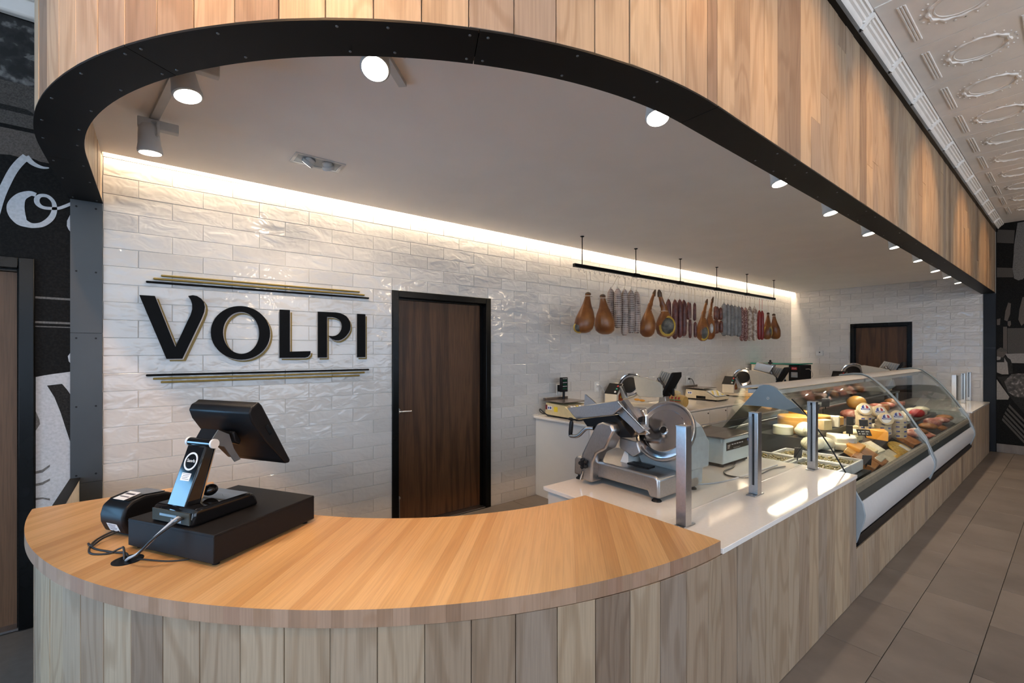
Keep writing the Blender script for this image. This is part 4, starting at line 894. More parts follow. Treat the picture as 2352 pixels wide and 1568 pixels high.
lpath(ps_, 'power_cable', [(-.216, -.055, .03), (-.238, -.058, .028), (-.285, -.01, -.02), (-.302, .05, -.08), (-.292, .11, -.105), (-.288, .128, -.12)], .0042, M_cord)
for o in ps_.children:
    if o.name.startswith(('data_cable', 'power_cable')):            # cables were laid out in the till's own frame
        for v in o.data.vertices: v.co = wm(ps_) @ v.co
prn = thing('receipt_printer', 'black receipt printer with white paper labels beside the cash drawer', 'printer', (TO[0], TO[1], TO[2]), TH)
pp = [(-.168, .012), (-.185, .055), (-.187, .085), (-.178, .120), (-.150, .142), (-.10, .150), (-.02, .142), (.03, .120), (.045, .08), (.045, .012)]
ph = obj('housing', MB().prism(pp, .335, .482, 'y'), M_black, prn, local=True, bevel=.010, seg=3)
obj('cover', MB().prism([(-.155, .1415), (-.10, .1515), (-.02, .1435), (-.02, .146), (-.10, .1545), (-.157, .1435)], .350, .468, 'y'), M_gloss, ph, local=True)
def pM(p0, p1, yc):                                                  # frame on a facet of the printer: x across, y up the facet
    a = Vector((p0[0], 0, p0[1])); b = Vector((p1[0], 0, p1[1])); u = (b-a).normalized(); n_ = Vector((-u.z, 0, u.x)); o = (a+b)/2; v = Vector((0, -1, 0)); o.y = yc
    return Matrix(((v.x, u.x, n_.x, o.x), (v.y, u.y, n_.y, o.y), (v.z, u.z, n_.z, o.z), (0, 0, 0, 1)))
m_ = MB().box((-.032, -.018, 0), (.032, .018, .0006)); m_.xf(pM((-.168, .012), (-.185, .055), .405) @ Matrix.Translation((0, .006, .0004))); obj('label', m_, M_paper, ph, local=True)
m_ = MB()
for i in range(4): m_.box((-.027, .010-.007*i, .0006), (.022-.006*(i % 2), .0125-.007*i, .0009))
m_.xf(pM((-.168, .012), (-.185, .055), .405) @ Matrix.Translation((0, .006, .0004))); obj('label_print', m_, M_ink, ph, local=True)
m_ = MB().box((-.034, -.032, 0), (.034, .032, .0006)); m_.xf(pM((-.157, .1435), (-.10, .1545), .410) @ Matrix.Translation((0, .0, .0008))); obj('top_label', m_, M_paper, ph, local=True)
m_ = MB()
for i in range(2): m_.box((-.028, .008-.02*i, .0006), (.028, .018-.014*i-.01*i, .0009))
m_.xf(pM((-.157, .1435), (-.10, .1545), .410) @ Matrix.Translation((0, .0, .0008))); obj('label_print', m_, M_ink, ph, local=True)
obj('foot', MB().box((-.15, .345, 0), (.03, .472, .0125)), M_black, prn, local=True)
def cable(name, pts, r, label, mat=None): return tag(obj(name, MB().tube(smooth_path(pts, 6), r, 8), mat or M_cord, smooth=60), label, 'cable')
cable('power_cable', [(-.10, 2.40, .83), (-.155, 2.37, .822), (-.185, 2.33, .8125), (-.20, 2.38, .8085), (-.175, 2.30, .8085), (-.12, 2.22, .8085), (-.085, 2.18, .81), (-.075, 2.135, .812), (-.072, 2.118, .80)], .0036, 'thin black cable looping from the printer to the counter hole')
cable('power_cable', [(-.115, 2.425, .83), (-.165, 2.41, .815), (-.19, 2.36, .8085), (-.185, 2.26, .8085), (-.135, 2.215, .8085), (-.10, 2.21, .82), (-.088, 2.16, .835), (-.084, 2.12, .80)], .0036, 'second black cable curling loosely beside the printer')
cable('drawer_cable', [(-.055, 2.105, .80), (-.035, 2.08, .8085), (.02, 2.02, .8085), (.06, 1.99, .8085), (.10, 1.975, .8095), (.13, 1.985, .812)], .0026, 'flat black cable running along the foot of the cash drawer')

# ================================================================== BIG SLICER on the white top
s1 = thing('meat_slicer', 'large brushed aluminium slicer with big round blade on the white counter', 'meat slicer', (2.2, 1.62, .775))
obj('base', MB().prism([(1.930, .80), (1.925, .895), (1.905, .915), (1.36, .908), (1.336, .895), (1.334, .795), (1.395, .795), (1.405, .822), (1.72, .822), (1.88, .800)], 2.010, 2.40, 'x'), M_alu, s1, bevel=.012, seg=3)
for q in ((2.035, 1.90), (2.035, 1.365), (2.375, 1.365), (2.375, 1.90)): obj('foot', MB().turn((*q, .775), (0, 0, 1), [(.026, 0), (.024, .006), (.014, .014), (.013, .035)], 16), M_black, s1, smooth=40)
armp = [(1.825, .800), (1.822, .90), (1.815, .950), (1.705, 1.138), (1.66, 1.155), (1.600, 1.150), (1.578, 1.115), (1.640, 1.005), (1.705, .968), (1.735, .91), (1.738, .797)]
obj('carriage_arm', MB().prism(armp, 1.955, 2.055, 'x'), M_alu, s1, bevel=.012, seg=3)
kn = MB()
for k in range(5):
    a = 2*pi*k/5; kn.ell((1.944, 1.793+.022*math.cos(a), .898+.022*math.sin(a)), (.012, .011, .011), 10, 6)
kn.cyl((1.956, 1.793, .898), (1.936, 1.793, .898), .018, n=16); obj('knob', kn, M_black, s1, smooth=60)
obj('lock_lever', MB().tube([(1.95, 1.80, .855), (1.945, 1.815, .80)], .006, 8), M_chrome, s1)
# carriage tray, tilted towards the blade
def tr(p): return Vector(p)
tray_poly = [(1.965, 1.200), (1.58, 1.282), (1.556, 1.262), (1.43, 1.130), (1.47, 1.112), (1.615, 1.196), (1.885, 1.140)]
obj('carriage_tray', MB().prism([(1.965, 1.200), (1.575, 1.280), (1.545, 1.250), (1.610, 1.196), (1.885, 1.140)], 1.985, 2.005, 'x').prism([(1.962, 1.196), (1.885, 1.142), (1.61, 1.198), (1.60, 1.21), (1.945, 1.205)], 2.005, 2.20, 'x'), M_alu, s1, bevel=.004)
obj('tray_back', MB().prism([(1.965, 1.198), (1.958, 1.275), (1.952, 1.275), (1.86, 1.222)], 2.14, 2.15, 'x'), M_alu, s1)
for i in range(6): obj('rail', MB().tube([(1.985+.006*i, 1.575-.012*i, 1.272-.014*i), (2.03+.006*i, 1.445-.004*i, 1.142-.006*i)], .0055, 8), (M_chrome, M_alud)[i % 2], s1)
obj('rail_plate', MB().prism([(1.60, 1.262), (1.575, 1.280), (1.43, 1.135), (1.475, 1.108), (1.62, 1.20)], 2.035, 2.075, 'x'), M_alud, s1)
obj('tray_underside', MB().prism([(1.86, 1.142), (1.62, 1.192), (1.58, 1.165), (1.50, 1.085), (1.575, 1.075), (1.64, 1.11), (1.80, 1.085)], 2.01, 2.07, 'x'), M_black, s1)
obj('meat_grip', MB().prism([(1.53, 1.245), (1.47, 1.240), (1.455, 1.19), (1.49, 1.15), (1.54, 1.19)], 2.06, 2.10, 'x'), M_alu, s1, bevel=.005)
gb = obj('grip_bracket', MB().prism([(1.485, 1.235), (1.465, 1.24), (1.44, 1.20), (1.44, 1.105), (1.55, 1.085), (1.55, 1.10), (1.455, 1.118), (1.455, 1.19)], 2.05, 2.075, 'x'), M_chrome, s1, bevel=.003)
obj('grip_knob', MB().cyl((2.05, 1.458, 1.188), (2.02, 1.455, 1.186), .014, n=14), M_black, gb, smooth=40)
hd = obj('handle', MB().tube(smooth_path([(1.97, 1.735, 1.108), (1.96, 1.785, 1.100), (1.95, 1.835, 1.055), (1.945, 1.885, 1.045), (1.945, 1.900, 1.052)], 4), .011, 10), M_alu, s1, smooth=60)
obj('grip', MB().turn((1.945, 1.895, 1.05), (0, -.12, 1), [(.011, .0), (.0125, .02), (.0125, .075), (.008, .088)], 14), M_black, hd, smooth=40)
obj('handle_knob', MB().ell((1.945, 1.892, 1.146), (.012, .02, .009), 12, 6), M_black, hd, smooth=60)
# motor housing behind the blade
obj('motor_housing', MB().prism([(2.20, .90), (2.155, .98), (2.20, 1.16), (2.27, 1.20), (2.37, 1.14), (2.455, 1.04), (2.445, .90)], 1.30, 1.58, 'y').prism([(2.18, .795), (2.30, .91), (2.445, .91), (2.44, .80)], 1.335, 1.60, 'y'), plain('slicer_side_grey', (.36, .38, .38), .4), s1, bevel=.014, seg=3)
obj('blade_arm', MB().prism([(1.64, 1.06), (1.52, 1.05), (1.50, .995), (1.545, .96), (1.64, 1.0)], 2.08, 2.16, 'x'), M_alud, s1, bevel=.006)
nb = Vector((-.90, -.06, .43)).normalized(); cb = Vector((2.165, 1.402, 1.118))
obj('blade_guard', MB().turn(cb, nb, [(.140, -.012), (.168, -.012), (.168, .010), (.165, .013), (.158, .013), (.156, .008), (.150, .004)], 56, False), M_alu, s1, smooth=40)
bl = obj('blade', MB().turn(cb, nb, [(.150, -.004), (.1525, .004), (.142, .008), (.118, .010), (.116, .012), (.06, .013), (.034, .013)], 56), M_bladem, s1, smooth=30)
obj('hub', MB().turn(cb, nb, [(.024, .010), (.024, .017), (.019, .018), (.018, .013)], 28, False), M_chrome, bl, smooth=30); obj('hub_bore', MB().turn(cb, nb, [(.0185, .0125), (.0185, .0145)], 24), M_black, bl)
obj('vent_grille', MB().box((2.1, 1.46, .906), (2.16, 1.60, .918)), M_black, s1)
obj('deflector', MB().prism([(1.66, .905), (1.62, .99), (1.60, .99), (1.60, .905)], 2.11, 2.30, 'x'), M_lightp, s1)
cable('power_cable', [(2.40, 1.42, .782), (2.50, 1.36, .780), (2.62, 1.32, .780), (2.80, 1.30, .780), (3.05, 1.29, .780), (3.30, 1.28, .780)], .005, 'grey cable trailing from the big slicer along the white counter', M_cordg)

# ---- counter scale
M_scalew = plain('pale_grey_scale_plastic', (.50, .55, .54), .4, 0, .03); M_pan = plain('brown_steel_pan', (.22, .18, .16), .22, .7, .05)
sc_ = thing('counter_scale', 'pale grey deli scale with brown steel pan on the white counter', 'scale', (3.13, 1.55, .775))
obj('body', MB().prism([(2.94, .80), (2.955, .93), (2.965, .965), (3.30, .965), (3.32, .93), (3.335, .80)], 1.47, 1.75, 'y').prism([(1.47, .80), (1.49, .965), (1.50, .965), (1.50, .80)], 2.955, 3.32, 'x'), M_scalew, sc_, bevel=.010)
obj('base_skirt', MB().box((2.955, 1.485, .782), (3.32, 1.735, .80)), M_black, sc_)
for q in ((2.98, 1.50), (3.29, 1.50), (2.98, 1.72), (3.29, 1.72)): obj('foot', MB().cyl((*q, .775), (*q, .784), .014), M_black, sc_)
pn = obj('pan', MB().box((2.935, 1.455, .968), (3.345, 1.765, .978)).box((2.94, 1.755, .978), (3.34, 1.765, .992)), M_pan, sc_, bevel=.004)
dp = obj('display_panel', MB().box((2.985, 1.4655, .885), (3.30, 1.472, .938)), M_black, sc_)
m_ = MB()
for i in range(5): m_.box((3.05+.035*i, 1.4645, .918), (3.072+.035*i, 1.4656, .924))
for i in range(5): m_.box((3.08+.02*i, 1.4645, .893), (3.085+.02*i, 1.4656, .898))
for i in range(3): m_.box((2.995, 1.4645, .918-.009*i), (3.03-.006*i, 1.4656, .922-.009*i))
obj('panel_print', m_, M_letterw, dp); obj('blue_badge', MB().box((3.275, 1.4645, .920), (3.292, 1.4656, .934)), M_blue, dp)
obj('sticker', MB().box((2.9395, 1.575, .855), (2.9445, 1.635, .918), Matrix.Translation((0, 0, 0))), M_yellow, sc_)
m_ = MB()
for i in range(5): m_.box((2.9385, 1.583, .862+.011*i), (2.9396, 1.627-.006*(i % 2), .867+.011*i))
obj('sticker_print', m_, M_ink, sc_)
cable('power_cable', [(3.25, 1.53, .781), (3.02, 1.44, .781), (2.86, 1.42, .781), (2.78, 1.36, .781), (2.82, 1.27, .781), (2.98, 1.25, .781), (3.15, 1.26, .781), (3.30, 1.23, .781)], .005, 'black cord looping on the white counter under the deli scale')

# ================================================================== BACK COUNTER
xcab = [3.235, 4.10, 5.00, 5.90, 6.80, 7.70, 8.60, 9.45, 10.15]
for i in range(len(xcab)-1):
    a, b = xcab[i], xcab[i+1]
    nth = ['end', 'second', 'third', 'fourth', 'fifth', 'sixth', 'seventh', 'last'][i]
    c = thing('base_cabinet', f'white laminate base cabinet, {nth} one from the walnut door along the tiled wall', 'cabinet', ((a+b)/2, 3.28, 0), group='white cabinets under the back counter')
    obj('body', MB().box((a+.002, 2.915, .0), (b-.002, 3.674, .828)), M_white, c)
    mid = (a+b)/2
    for (p, q) in ((a+.006, mid-.003), (mid+.003, b-.006)):
        dd = obj('door', MB().box((p, 2.893, .10), (q, 2.913, .815)), M_white, c, bevel=.002); obj('lock', MB().cyl((q-.04, 2.894, .775), (q-.04, 2.888, .775), .009, n=12), M_black, dd)
tag(obj('worktop', MB().box((3.205, 2.868, .829), (10.155, 3.675, .850)), M_quartz, bevel=.003), 'long white quartz worktop along the tiled back wall', 'worktop')

def price_scale(x, y, label, body, dark_panel, yl):
    """x,y: corner nearest the walnut door at the wall; body runs towards the shop"""
    s = thing('price_scale', label, 'scale', (x+.17, y-.25, .850)); w = .34
    prof = [(y, .868), (y-.02, 1.000), (y-.30, .985), (y-.47, .895), (y-.50, .868)]
    b = obj('body', MB().prism(prof, x, x+w, 'x'), body, s, bevel=.008)
    for dx in (.03, w-.03):
        for yy in (y-.03, y-.45): obj('foot', MB().cyl((x+dx, yy, .850), (x+dx, yy, .87), .013), M_black, s)
    obj('underside', MB().box((x+.01, y-.48, .858), (x+w-.01, y-.02, .869)), M_black, s)
    obj('pan', MB().box((x-.012, y-.30, 1.012), (x+w+.012, y+.01, 1.020)).box((x-.012, y-.005, 1.020), (x+w+.012, y+.01, 1.045)), M_pan, s, bevel=.003)
    obj('pan_post', MB().cyl((x+w/2, y-.15, .985), (x+w/2, y-.15, 1.013), .04), M_black, s)
    kp = obj('keypad', MB().prism([(y-.315, .9835), (y-.455, .9095), (y-.458, .9135), (y-.318, .9875)], x+.03, x+w-.03, 'x'), dark_panel, s)
    for i in range(4):
        for j in range(6):
            t_ = .12+.2*i; yy = y-.315-.14*t_; zz = .9875-.074*t_
            obj('key', MB().prism([(yy, zz+.001), (yy-.022, zz-.0106), (yy-.0225, zz-.007), (yy-.0005, zz+.0045)], x+.05+.042*j, x+.08+.042*j, 'x'), (M_paper, M_cream, M_yellow)[(i+j) % 3] if yl else M_paper, kp)
    obj('label', MB().box((x-.0006, y-.115, .925), (x+.0005, y-.045, .968)), M_paper, s)
    obj('label_print', MB().box((x-.0012, y-.105, .935), (x+.0, y-.085, .958)).box((x-.0012, y-.075, .935), (x+.0, y-.055, .955)), M_blue, s)
    return s
sA = price_scale(3.30, 3.60, 'tan deli scale with pole display in the corner by the walnut door', M_beige, M_pan, True)
obj('maroon_badge', MB().box((3.2992, 3.555, .925), (3.3005, 3.585, .975)), plain('maroon_print', (.15, .02, .03), .5), sA)
obj('sticker', MB().box((3.2992, 3.40, .912), (3.3005, 3.455, .965)), M_yellow, sA)
pd = obj('pole_display', MB().box((3.50, 3.545, 1.10), (3.60, 3.575, 1.26)), M_black, sA, bevel=.005)
obj('pole', MB().cyl((3.55, 3.56, .99), (3.55, 3.56, 1.10), .014), M_black, pd)
m_ = MB()
for z in (1.242, 1.200, 1.158): m_.box((3.52, 3.5435, z), (3.585, 3.5455, z+.006))
obj('display_print', m_, M_letterw, pd); m_ = MB()
for z in (1.215, 1.172, 1.128): m_.box((3.52, 3.544, z), (3.58, 3.5455, z+.018))
obj('digits_window', m_, plain('green_display', (.01, .06, .035), .2), pd)
sB = price_scale(6.10, 3.62, 'cream deli scale on the back worktop between the two small slicers', M_beigeb, M_greyp, True)
obj('port_recess', MB().box((6.0985, 3.30, .872), (6.101, 3.44, .912)), M_black, sB)
cable('power_cable', [(3.42, 3.64, .86), (3.33, 3.655, .868), (3.26, 3.63, .90), (3.235, 3.60, .93), (3.25, 3.56, .90), (3.30, 3.52, .862), (3.36, 3.30, .858)], .006, 'black cord looping behind the tan deli scale')

def small_slicer(name, ox_, oy_, oz_, label, buttons=True):
    """side-on slicer: (ox_, oy_) shifts a machine laid out at x 4.30, y 3.6 .. 2.75"""
    s = thing(name, label, 'meat slicer', (4.5+ox_, 3.2+oy_, .85+oz_), group='small slicers behind the counter'); T = Matrix.Translation((ox_, oy_, oz_))
    def part(nm, mb, mat, par=s, **kw): return obj(nm, mb.xf(T), mat, par, **kw)
    part('base', MB().prism([(3.60, .865), (3.60, .90), (3.42, .905), (2.98, .935), (2.93, .90), (2.93, .865)], 4.32, 4.74, 'x'), M_cream, bevel=.012)
    for q in ((4.36, 3.55), (4.36, 2.98), (4.70, 3.55), (4.70, 2.98)): part('foot', MB().turn((*q, .85), (0, 0, 1), [(.022, 0), (.016, .016)], 12), M_black)
    cb_ = part('control_box', MB().prism([(4.30, .90), (4.30, 1.035), (4.40, 1.155), (4.52, 1.155), (4.52, .90)], 3.43, 3.61, 'y'), M_cream, bevel=.008)
    part('control_panel', MB().prism([(4.298, 1.037), (4.397, 1.157), (4.401, 1.153), (4.302, 1.033)], 3.425, 3.615, 'y'), M_matte, cb_)
    for k, (t_, mt) in enumerate(((.18, M_paper), (.45, M_green), (.72, M_red))): part('button', MB().turn((4.299+.1*t_, 3.462, 1.038+.12*t_), (-.77, 0, .64), [(.012, 0), (.012, .008), (.006, .010)], 12), mt, cb_)
    st_ = part('side_sticker', MB().prism([(4.335, .955), (4.335, 1.02), (4.375, 1.06), (4.415, 1.02), (4.415, .955)], 3.4275, 3.4295, 'y'), plain('orange_red_sticker', (.32, .06, .02), .5), cb_)
    part('sticker_mark', MB().prism([(4.36, .99), (4.375, 1.02), (4.39, .99)], 3.4265, 3.428, 'y'), M_yellow, cb_)
    cbv = Vector((4.46, 3.36, 1.14)); nv = Vector((-.88, -.10, .42))
    part('blade_guard', MB().turn(cbv, nv, [(.12, -.02), (.158, -.02), (.160, .01), (.150, .018), (.140, .012)], 44, False), M_chrome, smooth=40)
    part('blade', MB().turn(cbv, nv, [(.146, -.006), (.148, .002), (.10, .008), (.05, .012)], 44), M_bladem, smooth=30)
    part('blade_cover', MB().turn(cbv, nv, [(.095, .010), (.098, .022), (.06, .030), (.02, .032)], 36), M_matte, smooth=40)
    part('deflector', MB().prism([(3.44, 1.13), (3.415, 1.13), (3.33, 1.0), (3.35, .985), (3.40, .985)], 4.36, 4.44, 'x'), M_alud, bevel=.004)
    part('gauge_plate', MB().prism([(3.24, 1.255), (3.20, 1.262), (2.90, 1.205), (2.865, 1.17), (2.86, 1.04), (3.16, 1.025), (3.20, 1.06), (3.22, 1.15)], 4.37, 4.395, 'x'), M_cream, bevel=.006)
    tp = [(3.06, 1.21), (2.99, 1.325), (2.77, 1.275), (2.80, 1.13)]
    part('tray', MB().prism(tp, 4.55, 4.56, 'x'), M_cream)
    for k in range(9): part('tray_rib', MB().tube([(4.547, 3.035-.028*k, 1.205-.010*k), (4.547, 2.972-.026*k, 1.312-.006*k)], .004, 6), M_alud)
    part('pusher', MB().prism([(2.875, 1.04), (2.90, 1.04), (2.755, 1.315), (2.735, 1.32), (2.735, 1.27)], 4.38, 4.55, 'x'), M_matte, bevel=.004)
    part('meat_grip', MB().tube([(4.44, 2.86, 1.13), (4.44, 2.93, 1.21), (4.44, 2.955, 1.245), (4.44, 2.93, 1.25)], [.018, .02, .018, .012], 8), M_pan, smooth=60)
    part('carriage_arm', MB().prism([(2.93, 1.04), (2.86, 1.05), (2.84, .95), (2.90, .90), (2.96, .90)], 4.42, 4.50, 'x'), M_alud, bevel=.006)
    hd_ = part('handle_bracket', MB().tube([(4.42, 2.83, 1.10), (4.40, 2.745, 1.075)], .010, 8), M_black)
    part('handle', MB().turn((4.40, 2.745, 1.065), (0, 0, 1), [(.012, 0), (.014, .02), (.013, .07), (.008, .078)], 12), M_black, hd_, smooth=40)
    return s
small_slicer('meat_slicer', 0, 0, 0, 'small cream slicer with ribbed tray on the back worktop behind the big blade')
tc_ = put('cheese_pieces', MB().ell((4.41, 3.22, .985), (.02, .04, .014), 10, 6).ell((4.41, 3.15, .980), (.02, .04, .013), 10, 6), M_ched, 'crumbs of orange cheese left on the small slicer by the tan scale', 'cheese', smooth=60); tc_['kind'] = 'stuff'
small_slicer('meat_slicer', 2.67, -.11, 0, 'small slicer with dark control panel next to the green lidded machine')
pt = thing('prep_table', 'steel prep table behind the far end of the display case', 'table', (8.8, 2.15, 0))
obj('top', MB().box((8.35, 1.80, .895), (9.30, 2.52, .920)), M_alu, pt, bevel=.003)
for q in ((8.38, 1.83), (9.27, 1.83), (8.38, 2.49), (9.27, 2.49)): obj('leg', MB().cyl((*q, 0), (*q, .895), .02), M_alu, pt)
small_slicer('meat_slicer', 4.25, -1.10, .07, 'slicer standing on the steel prep table, seen over the display case')
obj('meat_press', MB().prism([(3.10, 1.27), (3.05, 1.385), (2.80, 1.345), (2.86, 1.21)], 7.12, 7.20, 'x'), M_chrome, bpy.data.objects['meat_slicer.002'], bevel=.012)
obj('press_knob', MB().turn((7.16, 2.87, 1.33), (0, 0, 1), [(.012, 0), (.012, .03), (.03, .035), (.03, .055), (.012, .06), (.018, .075), (.006, .09)], 16), M_black, bpy.data.objects['meat_slicer.002'], smooth=40)
# bag of rolls beside the small slicer
bgx = thing('bread_pack', 'plastic wrapped yellow pack with red lettering beside the small slicer', 'pack', (4.95, 3.07, .85))
obj('pack', MB().loft([[Vector((4.95+.09*c_*math.cos(2*pi*i/16), 3.225-.30*k/8, .945+.085*c_*math.sin(2*pi*i/16))) for i in range(16)] for k, c_ in enumerate([.75, .95, 1, 1, .98, 1, 1, .95, .72])]), plain('yellow_wrapper', (.62, .38, .12), .35), bgx, smooth=60)
for z, mt in ((.962, M_green), (.948, M_red)): obj('stripe', MB().loft([[Vector((4.95-.0915+.0005*j, 3.215-.28*k, z+.008*j)) for j in (0, 1)] + [Vector((4.95-.089, 3.215-.28*k, z+.008)), Vector((4.95-.089, 3.215-.28*k, z))] for k in (0, 1)]), mt, bgx)
for k in range(6): obj('lettering', MB().cbox((0, 0, 0), (.002, .022, .03), Matrix.Translation((4.95-.079, 3.19-.045*k, .99)) @ Matrix.Rotation(R(28), 4, 'Y')), M_red, bgx)
for k in range(2): obj('band', MB().tube([(4.95+.0925*math.cos(a), 3.15-.13*k, .945+.0875*math.sin(a)) for a in [2*pi*i/20 for i in range(20)]], .003, 6, True), M_film, bgx)
put('cheese', MB().ell((5.03, 3.10, 1.03), (.05, .06, .035), 12, 8), M_cheese, 'pale roll lying on the yellow wrapped pack', 'bread', smooth=60)
# vacuum packing machine
vm = thing('vacuum_packer', 'steel vacuum packing machine with green glass lid at the corner of the tiled walls', 'machine', (8.45, 3.28, .85))
obj('body', MB().box((8.20, 3.00, .865), (8.75, 3.60, 1.325)), M_cream, vm, bevel=.010); obj('control_front', MB().box((8.196, 2.84, .865), (8.70, 3.00, 1.318)), M_matte, vm, bevel=.006)
obj('lid', MB().box((8.185, 2.84, 1.328), (8.77, 3.61, 1.346)), M_green, vm, bevel=.004); obj('feet', MB().box((8.23, 2.87, .85), (8.70, 3.57, .866)), M_black, vm)
lg = obj('logo_plate', MB().box((8.194, 2.88, 1.245), (8.197, 2.96, 1.288)), M_red, vm); obj('logo_mark', MB().tube([(8.1935, 2.95, 1.262), (8.1935, 2.935, 1.275), (8.1935, 2.92, 1.26), (8.1935, 2.905, 1.273), (8.1935, 2.89, 1.262)], .003, 6), M_paper, lg)
sp_ = obj('screen', MB().box((8.194, 2.87, 1.12), (8.197, 2.965, 1.205)), M_greyp, vm); obj('screen_face', MB().box((8.193, 2.885, 1.15), (8.1945, 2.95, 1.195)), M_alu, sp_)
obj('notice', MB().box((8.197, 3.12, 1.03), (8.2005, 3.22, 1.22)), M_paper, vm)
wk = thing('whisk', 'wire whisk hanging from the end of the steel machine', 'whisk', (8.5, 2.80, 1.15)); obj('handle', MB().tube(smooth_path([(8.45, 2.84, 1.25), (8.5, 2.80, 1.25), (8.52, 2.775, 1.21)], 4), .006, 8), M_alu, wk)
for k in range(4):
    a = pi*k/4; obj('wire', MB().tube([(8.52+.022*math.sin(pi*j/8)*math.cos(a)*(1 if j < 9 else 1), 2.775-.02*math.sin(pi*j/8)*math.sin(a), 1.21-.10*j/8) for j in range(9)], .0018, 5), M_chrome, wk)
# outlets and thermostat
def outlet(x, z, label, plug):
    o = thing('wall_outlet', label, 'outlet', (x, YB, z)); obj('plate', MB().box((x-.038, YB-.009, z-.06), (x+.038, YB-.001, z+.06)), M_lightp, o, bevel=.002)
    obj('socket', MB().box((x-.016, YB-.011, z-.045), (x+.016, YB-.008, z-.010)).box((x-.016, YB-.011, z+.010), (x+.016, YB-.008, z+.045)), M_paper, o)
    if plug == 'adapter':
        a = obj('adapter', MB().box((x-.03, YB-.07, z-.02), (x+.06, YB-.011, z+.055)), M_black, o, bevel=.005); obj('cord', MB().tube(smooth_path([(x+.02, YB-.05, z-.02), (x+.05, YB-.05, z-.10), (x+.05, YB-.04, z-.24)], 5), .005, 6), M_cord, o)
    else:
        obj('plug', MB().turn((x, YB-.011, z+.02), (0, -1, 0), [(.014, 0), (.014, .02), (.008, .03)], 12), M_cordg if plug == 'grey' else M_black, o)
        obj('cord', MB().tube(smooth_path([(x, YB-.035, z+.02), (x+.03, YB-.05, z+.01), (x+.10, YB-.045, z-.08), (x+.11, YB-.03, z-.25)], 6), .005, 6), M_cordg if plug == 'grey' else M_cord, o)
outlet(3.585, 1.115, 'wall outlet with black adapter above the tan deli scale', 'adapter')
outlet(4.227, 1.115, 'white wall outlet with grey cord left of the small slicer', 'grey')
outlet(6.285, 1.115, 'white wall outlet with black plug above the cream deli scale', 'black')
th = thing('thermostat', 'small white thermostat on the far tiled wall beside the door', 'thermostat', (XF, 3.17, 1.51)); obj('case', MB().box((XF-.028, 3.112, 1.458), (XF-.001, 3.232, 1.558)), M_lightp, th, bevel=.004); obj('screen', MB().box((XF-.0295, 3.155, 1.515), (XF-.027, 3.178, 1.535)), M_black, th)

# ================================================================== WALL SIGN
sg = thing('wall_sign', 'black and gold dimensional VOLPI letters between sets of bars on white tile', 'sign', (.66, YB, 1.69))
def arcp(cx, cz, rx, rz, n_=48): return [(cx+rx*math.cos(2*pi*i/n_), cz+rz*math.sin(2*pi*i/n_)) for i in range(n_)]
LET = {'V': smooth_path([(.002, 1.900), (.0021, 1.900)], 1)[:1] and [(-.075, 1.900), (.002, 1.900), (.106, 1.577), (.168, 1.742), (.187, 1.790), (.196, 1.828), (.195, 1.862), (.187, 1.890), (.174, 1.913), (.199, 1.920), (.222, 1.916), (.245, 1.900), (.260, 1.876), (.265, 1.845), (.261, 1.812), (.248, 1.770), (.143, 1.500), (.060, 1.500)],
       'L': [(.720, 1.855), (.788, 1.855), (.788, 1.546), (.933, 1.550), (.931, 1.526), (.915, 1.506), (.894, 1.500), (.720, 1.500)],
       'P': [(.987, 1.854), (1.121, 1.855), (1.152, 1.851), (1.179, 1.842), (1.203, 1.828), (1.220, 1.808), (1.232, 1.780), (1.236, 1.749), (1.232, 1.720), (1.220, 1.695), (1.203, 1.672), (1.185, 1.655), (1.165, 1.642), (1.144, 1.634), (1.120, 1.634), (1.099, 1.642), (1.081, 1.654), (1.068, 1.670), (1.096, 1.667), (1.121, 1.672), (1.141, 1.684), (1.156, 1.702), (1.166, 1.723), (1.170, 1.747), (1.168, 1.765), (1.162, 1.782), (1.150, 1.797), (1.133, 1.807), (1.117, 1.813), (1.099, 1.817), (1.054, 1.817), (1.054, 1.500), (.987, 1.500)],
       'I': [(1.291, 1.853), (1.357, 1.853), (1.357, 1.500), (1.291, 1.500)]}
def ringprism(out, inn, y0, y1):
    m = MB(); n_ = len(out); vs = [(p[0], y0, p[1]) for p in out] + [(p[0], y0, p[1]) for p in inn] + [(p[0], y1, p[1]) for p in out] + [(p[0], y1, p[1]) for p in inn]; fs = []
    for i in range(n_):
        j = (i+1) % n_; fs += [(i, j, n_+j, n_+i), (2*n_+i, 3*n_+i, 3*n_+j, 2*n_+j), (i, 2*n_+i, 2*n_+j, j), (n_+i, n_+j, 3*n_+j, 3*n_+i)]
    return m.add(vs, fs)
def letter(nm, build):
    l = obj('letter_'+nm.lower(), build(0, 0, YB-.026, YB-.014), M_letter, sg); l['label'] = 'black letter '+nm
    w_ = obj('white_backing', build(.006, -.006, YB-.014, YB-.008), M_letterw, l); g_ = obj('gold_shadow', build(.0185, -.0165, YB-.008, YB-.0015), M_gold, l)
for nm, poly in LET.items(): letter(nm, lambda dx, dz, y0, y1, P_=poly: MB().prism([(p[0]+dx, p[1]+dz) for p in P_], y0, y1, 'y'))
letter('O', lambda dx, dz, y0, y1: ringprism(arcp(.4775+dx, 1.6775+dz, .1795, .188), arcp(.478+dx, 1.6775+dz, .110, .1465), y0, y1))
for x0, x1, z, mt in ((.032, 1.315, 2.0335, M_gold), (-.007, 1.355, 2.0105, M_gold), (-.043, 1.392, 1.9875, M_letter), (-.043, 1.392, 1.397, M_letter), (-.008, 1.355, 1.374, M_gold), (.031, 1.313, 1.3505, M_gold)):
    obj('bar', MB().box((x0, YB-.022, z-.0065), (x1, YB-.002, z+.0065)), mt, sg, bevel=.005)

